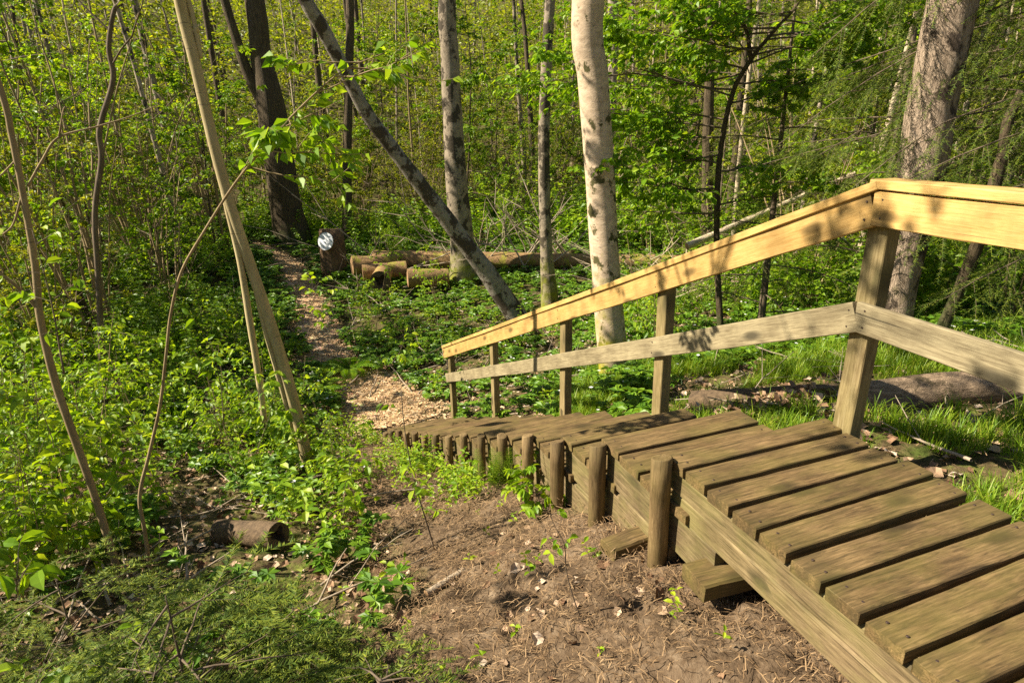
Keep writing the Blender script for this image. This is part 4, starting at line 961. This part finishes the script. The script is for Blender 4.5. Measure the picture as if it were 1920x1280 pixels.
# grass
def tuft(seed, n=16, H=.2):
    rr = np.random.RandomState(seed); v = []; f = []
    for i in range(n):
        a = rr.uniform(0, 2 * PI); h = H * rr.uniform(.5, 1.2); b = rr.uniform(.2, .9) * h; o = rr.normal(0, .02, 2); w_ = .0028; c, s = math.cos(a), math.sin(a)
        k = len(v); pw = [(-s * w_, c * w_), (s * w_, -c * w_)]
        for t, hh, bb, ww in ((0, 0, 0, 1), (1, h * .6, b * .35, .9), (2, h * .9, b * .8, .55)):
            for (qx, qy) in pw: v.append((o[0] + c * bb + qx * ww, o[1] + s * bb + qy * ww, hh))
        v.append((o[0] + c * b * 1.15, o[1] + s * b * 1.15, h * .93)); f += [(k, k + 1, k + 3, k + 2), (k + 2, k + 3, k + 5, k + 4)]
    q = [(6 + 7 * i - 2, 6 + 7 * i - 1, 6 + 7 * i) for i in range(n)]
    return (v, [f, q], 0)
TF = [tuft(s) for s in range(4)]
x, y, D, az = sample(12000, (4, 48), (2.4, 9), .8, r)
k = ~on_stairs(x, y, .05) & (x > 1.0 - .42 * (y - 3)) & (fbm(x * 1.7, y * 1.7, 3, 90) > -.10); k &= ~((az > 22) & (D < 4.6) & (fbm(x * 3, y * 3, 3, 91) < .05)); x, y, D = x[k], y[k], D[k]
k = sd_seg(x, y, [(1.2, 4.05), (1.95, 3.5), (2.1, 3.1), (3.2, 3.2)]) > .2; x, y, D = x[k], y[k], D[k]
scatter('grass', TF, x, y, r.uniform(.3, .75, len(x)) + np.where(D > 4.8, .2, 0), [M['grass']], r)
# dead leaves
dl = [([(-.4, 0, .0), (0, -.15, .12), (.4, .05, 0), (.25, .5, .2), (0, .62, .08), (-.3, .45, .22), (0, .25, -.02)], [[(0, 1, 6), (1, 2, 6), (2, 3, 6), (3, 4, 6), (4, 5, 6), (5, 0, 6)]], 0), ([(-.3, 0, .1), (0, -.1, 0), (.3, .1, .16), (.2, .6, .05), (-.15, .55, .2), (0, .25, .02)], [[(0, 1, 5), (1, 2, 5), (2, 3, 5), (3, 4, 5), (4, 0, 5)]], 0)]
x, y, D, az = sample(26000, (-46, 46), (1.4, 12), .6, r)
k = ~on_stairs(x, y, .02); k &= (r.rand(len(x)) < np.where(dirt_w(x, y) > .6, .02 + .5 * np.clip(-fbm(x * 1.5, y * 1.5, 3, 71) * 6, 0, 1), .9)); x, y = x[k], y[k]
scatter('dead_leaves', dl, x, y, r.uniform(.03, .075, len(x)), [M['dead']], r, tilt=.5, dz=.006)
# heap of pale leaves in the corner by the steps
c = hit(1450, 775); n = 420; scatter('dead_leaves', dl, c[0] + r.normal(0, .14, n), c[1] + r.normal(.02, .1, n), r.uniform(.05, .085, n), [M['dead']], r, tilt=.8, dz=r.uniform(.01, .11, n))
# dry spruce needles and bits on the soil
def litter(seed, n=26, L=.05, spread=.08):
    rr = np.random.RandomState(seed); v = []; f = []
    for i in range(n):
        p = np.append(rr.normal(0, spread, 2), rr.uniform(0, .012)); a = rr.uniform(0, PI); l = L * rr.uniform(.4, 1.3); d = np.array([math.cos(a), math.sin(a), rr.normal(0, .15)]) * l; w_ = np.array([-d[1], d[0], 0]) / l * rr.uniform(.0007, .0018)
        k = len(v); m_ = p + d / 2 + np.append(rr.normal(0, .004, 2), .006); v += [p - w_, p + w_, m_ + w_, m_ - w_, p + d]; f += [(k, k + 1, k + 2, k + 3)]
    return (v, [f, [(5 * i + 3, 5 * i + 2, 5 * i + 4) for i in range(n)]], 0)
LT = [litter(s) for s in range(5)]
x, y, D, az = sample(11000, (-40, 50), (1.0, 8), .6, r); k = (dirt_w(x, y) > .2) & (fbm(x * 2.2, y * 2.2, 3, 12) > -.2) | (r.rand(len(x)) < .12); x, y = x[k], y[k]
scatter('needle_litter', LT, x, y, r.uniform(.7, 1.3, len(x)), [M['needles']], r, tilt=.05, dz=.002)
# chips of the path
chip = [([(-.5, -.2, 0), (.5, -.25, .1), (.55, .2, .05), (-.45, .25, .15), (-.5, -.2, .12), (.5, -.25, .22), (.55, .2, .17), (-.45, .25, .27)], [[(4, 5, 6, 7), (0, 1, 5, 4), (1, 2, 6, 5), (2, 3, 7, 6), (3, 0, 4, 7)]], 0)]
t = r.rand(14000) ** 1.4 * (len(PATH) - 1.001); i = t.astype(int); PA = np.array(PATH); q = PA[i] + (PA[i + 1] - PA[i]) * (t - i)[:, None]
x = q[:, 0] + r.normal(0, 1, len(t)) * np.interp(t, [0, 2, 4, 8], [.5, .36, .24, .2]); y = q[:, 1] + r.normal(0, 1, len(t)) * np.interp(t, [0, 2, 4, 8], [.5, .36, .24, .2]); k = ~on_stairs(x, y, 0)
scatter('wood_chips', chip, x[k], y[k], r.uniform(.02, .06, k.sum()), [M['chip']], r, tilt=.35, dz=.02)
# fallen twigs and sticks
def stick(rr, P, Q, r0, mb, br=3):
    n = 7; P = np.array(P); Q = np.array(Q); L = np.linalg.norm(Q - P); pts = np.array([P + (Q - P) * t for t in np.linspace(0, 1, n)]) + np.cumsum(rr.normal(0, L * .012, (n, 3)), 0)
    tube(mb, pts, r0 * np.linspace(1, .3, n), 5, 0, cap=False)
    for k in range(br):
        i = rr.randint(2, n - 1); d = pts[i + 1] - pts[i]; d = d / np.linalg.norm(d) + rr.normal(0, .6, 3); tube(mb, [pts[i], pts[i] + d * L * .12, pts[i] + d * L * rr.uniform(.2, .35) + [0, 0, .01]], [r0 * .5, r0 * .35, r0 * .15], 4, 0, cap=False)
mb = MB(); rr = np.random.RandomState(4)
x, y, D, az = sample(620, (-46, 44), (1.8, 16), .8, rr)
for a, b, d in zip(x, y, D):
    if on_stairs(a, b, .5) or dirt_w(np.array(a), np.array(b)) > .3 or dirt_w(np.array(a + .3), np.array(b)) > .5: continue
    an = rr.uniform(0, PI); l = rr.uniform(.25, 1.1) * (.5 + d / 12); c, s = math.cos(an) * l, math.sin(an) * l
    stick(rr, (a, b, gz(a, b) + .02), (a + c, b + s, gz(a + c, b + s) + rr.uniform(.02, .2)), rr.uniform(.003, .009) * (1 + d / 14), mb, 2)
tag(obj('fallen_twigs', mb, M['deadwood']), kind='stuff')

# ------------------------------------------------------------------ logs, stump, brush pile
def log(name, label, p, q, r0, seed, m='log', endm='logend', hollow=False, group=None, r1=None, cat='log', wob=.13, bend=0, nseg=18):
    p = np.array(p, float); q = np.array(q, float); root = thing(name, (p + q) / 2 - [0, 0, r0], label, cat, group); o = np.array(root.location)
    t = np.linspace(0, 1, nseg)[:, None]; P = p + (q - p) * t - o; P[:, 2] += bend * np.sin(t[:, 0] * PI); R1 = r1 or r0
    mb = MB(); rad = r0 + (R1 - r0) * t[:, 0]; tube(mb, P, rad, 22, 0, cap=False, wob=wob, seed=seed); obj('bark', mb, M[m], root)
    V = mb.v[0]
    for e, (ring, c) in enumerate(((V[:22], P[0]), (V[-22:], P[-1]))):
        eb = MB(); d = (P[0] - P[-1]) * (1 if e == 0 else -1); d /= np.linalg.norm(d)
        if hollow and e == 0:
            inn = c + (ring - c) * (.55 + .2 * np.cos(np.arange(22) * .9))[:, None]; deep = c + (inn - c) * .7 - d * r0 * .8
            j = np.arange(22); j2 = (j + 1) % 22
            eb.addg(np.concatenate([ring, inn, deep, [c - d * r0 * .9]]), [np.stack([j, j2, j2 + 22, j + 22], -1), np.stack([j + 22, j2 + 22, j2 + 44, j + 44], -1), np.stack([j + 44, j2 + 44, np.full(22, 66)], -1)], 0, False); obj('cut_end', eb, M['log_brown'], root)
        else:
            mid = c + (ring - c) * .5 + d * .004; j = np.arange(22); j2 = (j + 1) % 22
            eb.addg(np.concatenate([ring, mid, [c + d * .006]]), [np.stack([j, j2, j2 + 22, j + 22], -1), np.stack([j + 22, j2 + 22, np.full(22, 44)], -1)], 0, False); obj('cut_end', eb, M[endm], root)
    return root
def GP(x, y, up=0): P = hit(x, y); return P + np.array([0, 0, up])
def lg(x0, y0, x1, y1, wpx, D0, D1, **k):
    "log whose axis runs between two photo pixels at distances D0 and D1"
    p = at(x0, y0, D0); q = at(x1, y1, D1); return p, q, pxm(p, wpx) / 2
G_ = 'sawn logs piled in the clearing'
p, q, r0 = lg(660, 498, 745, 492, 34, 15.6, 15.8); log('sawn_log', 'sawn log at the left end of the pile, next to the stump', p, q, r0, 1, group=G_)
p, q, r0 = lg(680, 511, 762, 504, 30, 15.0, 15.05); log('sawn_log', 'middle sawn log lying in front of the leftmost one', p, q, r0, 2, group=G_)
p, q, r0 = lg(712, 526, 718, 514, 38, 14.3, 14.9); log('sawn_log', 'short mossy log whose dark hollow end faces the path', p, q, r0, 3, hollow=True, group=G_)
p, q, r0 = lg(764, 522, 840, 518, 33, 14.5, 14.6); log('sawn_log', 'sawn log at the right of the pile with a clean cut end', p, q, r0, 4, group=G_)
p, q, r0 = lg(700, 486, 1290, 492, 32, 16.4, 15.4); log('long_fallen_log', 'long mossy orange-brown log lying across the clearing behind the alders', p, q, r0, 5, nseg=24, r1=r0 * .8)
# stump with the white disc
P = hit(629, 520); ht = pxm(P, 90); rs0 = pxm(P, 24)
root = thing('carved_stump', P, 'upright dark stump with a white round plate on its slanted face', 'stump')
mb = MB(); tube(mb, [(0, 0, -.2), (0, 0, .1), (0, 0, ht * .5), (0, 0, ht * .8), (0, 0.03, ht)], [rs0 * 1.05, rs0, rs0 * .95, rs0 * .95, rs0 * .86], 24, 0, wob=.07, seed=8); obj('trunk', mb, M['stump'], root)
mb = MB(); tube(mb, [(0, 0, 0), (0, 0, .02)], [rs0 * .66, rs0 * .66], 28, 0)
dsc = obj('disc', mb, M['disc'], root); dsc.location = (-rs0 * .12, -rs0 * 1.08, ht * .80); dsc.rotation_euler = (R_(76), 0, R_(-20))
# dark leaning stub on the left
P = hit(180, 655); log('leaning_stub', 'dark mossy rotten stub leaning left beside the nearest hazel clump', P + [0, 0, .0], at(130, 535, math.hypot(P[0], P[1])), .12, 12, m='bark_dark', endm='bark_dark', cat='stump')
# fallen logs on the right
p, q, r0 = lg(1500, 757, 1960, 752, 56, 3.75, 4.35); p = at(1596, 750, 3.75); q = at(1985, 742, 4.3)
log('fallen_log', 'weathered bark-covered log lying right of the corner post', p + [0, 0, .0], q + [0, 0, .05], .10, 6, m='log_tan', endm='logend', wob=.1, bend=.02, nseg=20)
p = at(1300, 757, 4.3); q = at(1590, 748, 4.0); log('mossy_log', 'darker low log edged with yellow moss behind the top steps', p + [0, 0, .02], q + [0, 0, .03], .07, 7, m='log_brown', endm='bark_dark', wob=.12, r1=.075)
# hollow log in the lower left
p = hit(528, 1035); q = hit(415, 1012); log('hollow_log', 'short rotten hollow log lying among seedlings beside the small spruce', p + [0, 0, .13], q + [0, 0, .05], .08, 9, m='log_brown', hollow=True, wob=.1)
p = hit(870, 1075); q = hit(800, 1120); log('broken_branch', 'short thick yellowish branch lying on the bare soil', p + [0, 0, .015], q + [0, 0, .015], .017, 10, m='deadwood', endm='logend', cat='branch')
p = at(1288, 462, 10.5); q = at(1620, 318, 13.0); log('fallen_birch', 'thin white birch trunk fallen at a slant behind the handrail', p, q, .055, 11, m='deadlight', endm='logend', cat='fallen tree', r1=.035, nseg=20)
# brush pile
mb = MB(); rr = np.random.RandomState(14)
for k in range(58):
    x0 = rr.uniform(660, 1110); D0 = rr.uniform(14.9, 17.5); p = at(x0, 480, D0); p[2] = gz(p[0], p[1]) + .1; a = rr.normal(0, 1); l = rr.uniform(.8, 3.0)
    q = p + np.array([rr.normal(0, .8) * l, rr.normal(0, .3), rr.uniform(.05, 1.2) * l * .8]); stick(rr, p, q, rr.uniform(.012, .028), mb, 3)
tag(obj('brush_pile', mb, M['deadwood']), 'tangle of bare pale dead branches over the logs in the clearing', 'brush pile')
mb = MB()
for k in range(34):
    x0 = rr.uniform(1190, 1330); D0 = rr.uniform(11.5, 15); p = at(x0, 440, D0); p[2] = gz(p[0], p[1]) + .1; l = rr.uniform(.8, 2.4)
    q = p + np.array([rr.normal(0, .8) * l, rr.normal(0, .3), rr.uniform(.05, .6) * l * .8]); stick(rr, p, q, rr.uniform(.01, .02), mb, 3)
tag(obj('brush_pile', mb, M['deadlight']), 'smaller heap of bare dead branches right of the pale tree', 'brush pile')

# ------------------------------------------------------------------ single plants near the viewer
def fern(loc, label, n=9, L=.5, rz=0, seed=0, s=1, mt='leafb'):
    r = np.random.RandomState(seed); root = thing('fern', loc, label, 'fern', None, rz); mb = MB(); P = []; Dv = []; S = []
    for k in range(n):
        a = k * 2 * PI / n + r.uniform(-.3, .3); l = L * r.uniform(.7, 1.15) * s; pts = [np.zeros(3)]; d = np.array([math.cos(a) * .6, math.sin(a) * .6, 1.0])
        for i in range(12): d = d + np.array([math.cos(a) * .06, math.sin(a) * .06, -.13]); d /= np.linalg.norm(d); pts.append(pts[-1] + d * l / 12)
        pts = np.array(pts); tube(mb, pts, np.linspace(.003, .0008, 13), 3, 0, cap=False)
        for i in range(2, 13):
            ax = pts[i] - pts[i - 1]; ax /= np.linalg.norm(ax); sd_ = np.cross(ax, [0, 0, 1]); sd_ /= np.linalg.norm(sd_)
            for h in (0, .5):
                for sg in (-1, 1): P.append(pts[i - 1] + ax * h * l / 12); Dv.append(sd_ * sg + ax * .45 + [0, 0, .05]); S.append(l * .26 * math.sin(PI * (.12 + .85 * (1 - (i + h) / 13.6))))
    stamp(mb, leafq(.30, .04), orient(np.array(Dv)), np.array(P), np.array(S), 0)
    obj('frond', mb, M[mt], root); return root
def atg(px, py): return hit(px, py)
fern(atg(655, 700), 'bright green fern beside the chip path', 10, .55, seed=1, s=1.2)
fern(atg(600, 735), 'lighter fern left of the chip path, by the pale sapling pair', 8, .5, seed=2, s=1.1)
fern(atg(150, 800), 'pinnate-leaved fern left of the forked sapling', 7, .5, seed=3, mt='leaf')
fern(atg(905, 900), 'feathery fern growing against the round posts of the steps', 8, .30, seed=4)
fern(atg(330, 690), 'fern in the green left of the bent sapling', 7, .45, seed=5, mt='leaf')
def horsetail(loc, label, n=9, H=.28, seed=0):
    r = np.random.RandomState(seed); root = thing('horsetail', loc, label, 'plant'); mb = MB(); P = []; Dv = []; S = []
    for k in range(n):
        o = np.array([r.normal(0, .07), r.normal(0, .05), 0]); h = H * r.uniform(.7, 1.1); tube(mb, [o, o + [0, 0, h * .5], o + [0, 0, h]], [.002, .0018, .001], 4, 0, cap=False)
        for i in range(14):
            for j in range(9): a = j * 2 * PI / 9 + i * .3; P.append(o + [0, 0, h * (.2 + .8 * i / 14)]); Dv.append([math.cos(a), math.sin(a), .55]); S.append(.07 * (1.05 - .7 * i / 14))
    stamp(mb, leafq(.05, 0), orient(np.array(Dv)), np.array(P), np.array(S), 0); obj('stem', mb, M['grass'], root)
horsetail(hit(942, 915), 'feathery horsetail clump at the foot of the round posts', seed=1)
def leafy(name, label, pts, D, leafn, leaf, seed, r0=.004, m='leafb', cat='plant', branches=4, bl=.18):
    P0 = hit(*pts[0]) if D is None else at(*pts[0], D); D = D or math.hypot(P0[0], P0[1]); r = np.random.RandomState(seed)
    P = np.array([at(x, y, D) for x, y in pts]); root = thing(name, P[0], label, cat); o = P[0].copy(); P = P - o
    a, b = smooth_poly(P, r0 * np.linspace(1, .35, len(P)), 5); mb = MB(); tube(mb, a, b, 6, 0); obj('stem', mb, M['bark_twig'], root)
    lb = MB(); lv = []
    for k in range(branches):
        i = int(len(a) * r.uniform(.3, .98)); grow(lb, lv, r, a[i], (r.normal(), r.normal(), r.uniform(.0, .7)), bl * r.uniform(.6, 1.2), .0016, 0, dict(n=[0], seg=[4], wob=[.1], up=[0], sides=[3], len=[.5], ang=.8, leaflev=0, leafn=leafn, **{'from': [.2]}))
    put_leaves(lb, lv, r, LP, leaf, .3); obj('foliage', lb, [M[m], M['bark_twig']], root); return root
leafy('twig_seedling', 'thin curved twig with few round leaves standing on the bare soil', [(1092, 1165), (1075, 1120), (1062, 1070), (1058, 1020), (1040, 985), (1026, 950)], None, 5, .035, 1, .003, branches=4, bl=.09)
leafy('young_shoot', 'dark thin forked shoot with pale leaves in front of the far steps', [(815, 1030), (800, 980), (785, 930), (770, 870), (758, 800), (752, 730)], None, 4, .06, 2, .006, branches=7)
leafy('leafy_herb', 'lobed-leaved herb growing at the foot of the third round post', [(1015, 965), (1012, 940), (1006, 915)], None, 9, .06, 3, .003, branches=12, bl=.16)
leafy('leafy_herb', 'leafy herb beside the horsetail against the steps', [(985, 930), (978, 900), (975, 870)], None, 8, .05, 4, .003, branches=9, bl=.14)
leafy('leafy_herb', 'small herb with three bright leaves by the timber sleeper', [(1102, 1052), (1106, 1042), (1110, 1035)], None, 5, .035, 6, .002, branches=3, bl=.05)
leafy('broad_leaf_plant', 'plant with large ribbed leaves at the left edge', [(30, 1120), (32, 1080), (35, 1045)], 2.3, 6, .075, 7, .003, branches=4, bl=.1)
for i, (x0, y0, x1, y1, D, lab) in enumerate([(575, 640, 585, 520, 6.6, 'sapling with drooping bright leaves in front of the carved stump'), (735, 680, 752, 640, 7.0, 'small sapling at the edge of the path before the handrail end'), (480, 850, 520, 700, 5.0, 'leafy shoot at the foot of the pale sapling pair'), (420, 800, 395, 640, 4.6, 'leafy shoot between the bent sapling and the pale pair'), (120, 700, 60, 430, 3.4, 'leafy shoot across the forked sapling at the left edge'), (640, 980, 655, 850, 3.6, 'leafy shoot beside the bare soil below the path')]):
    P = at(x0, y0, D); leafy('leafy_shoot', lab, [(x0, y0), ((x0 + x1) / 2 + 6, (y0 + y1) / 2), (x1, y1)], D, 6, .07 if D > 4 else .06, 20 + i, .004, branches=9, bl=.28, cat='sapling')
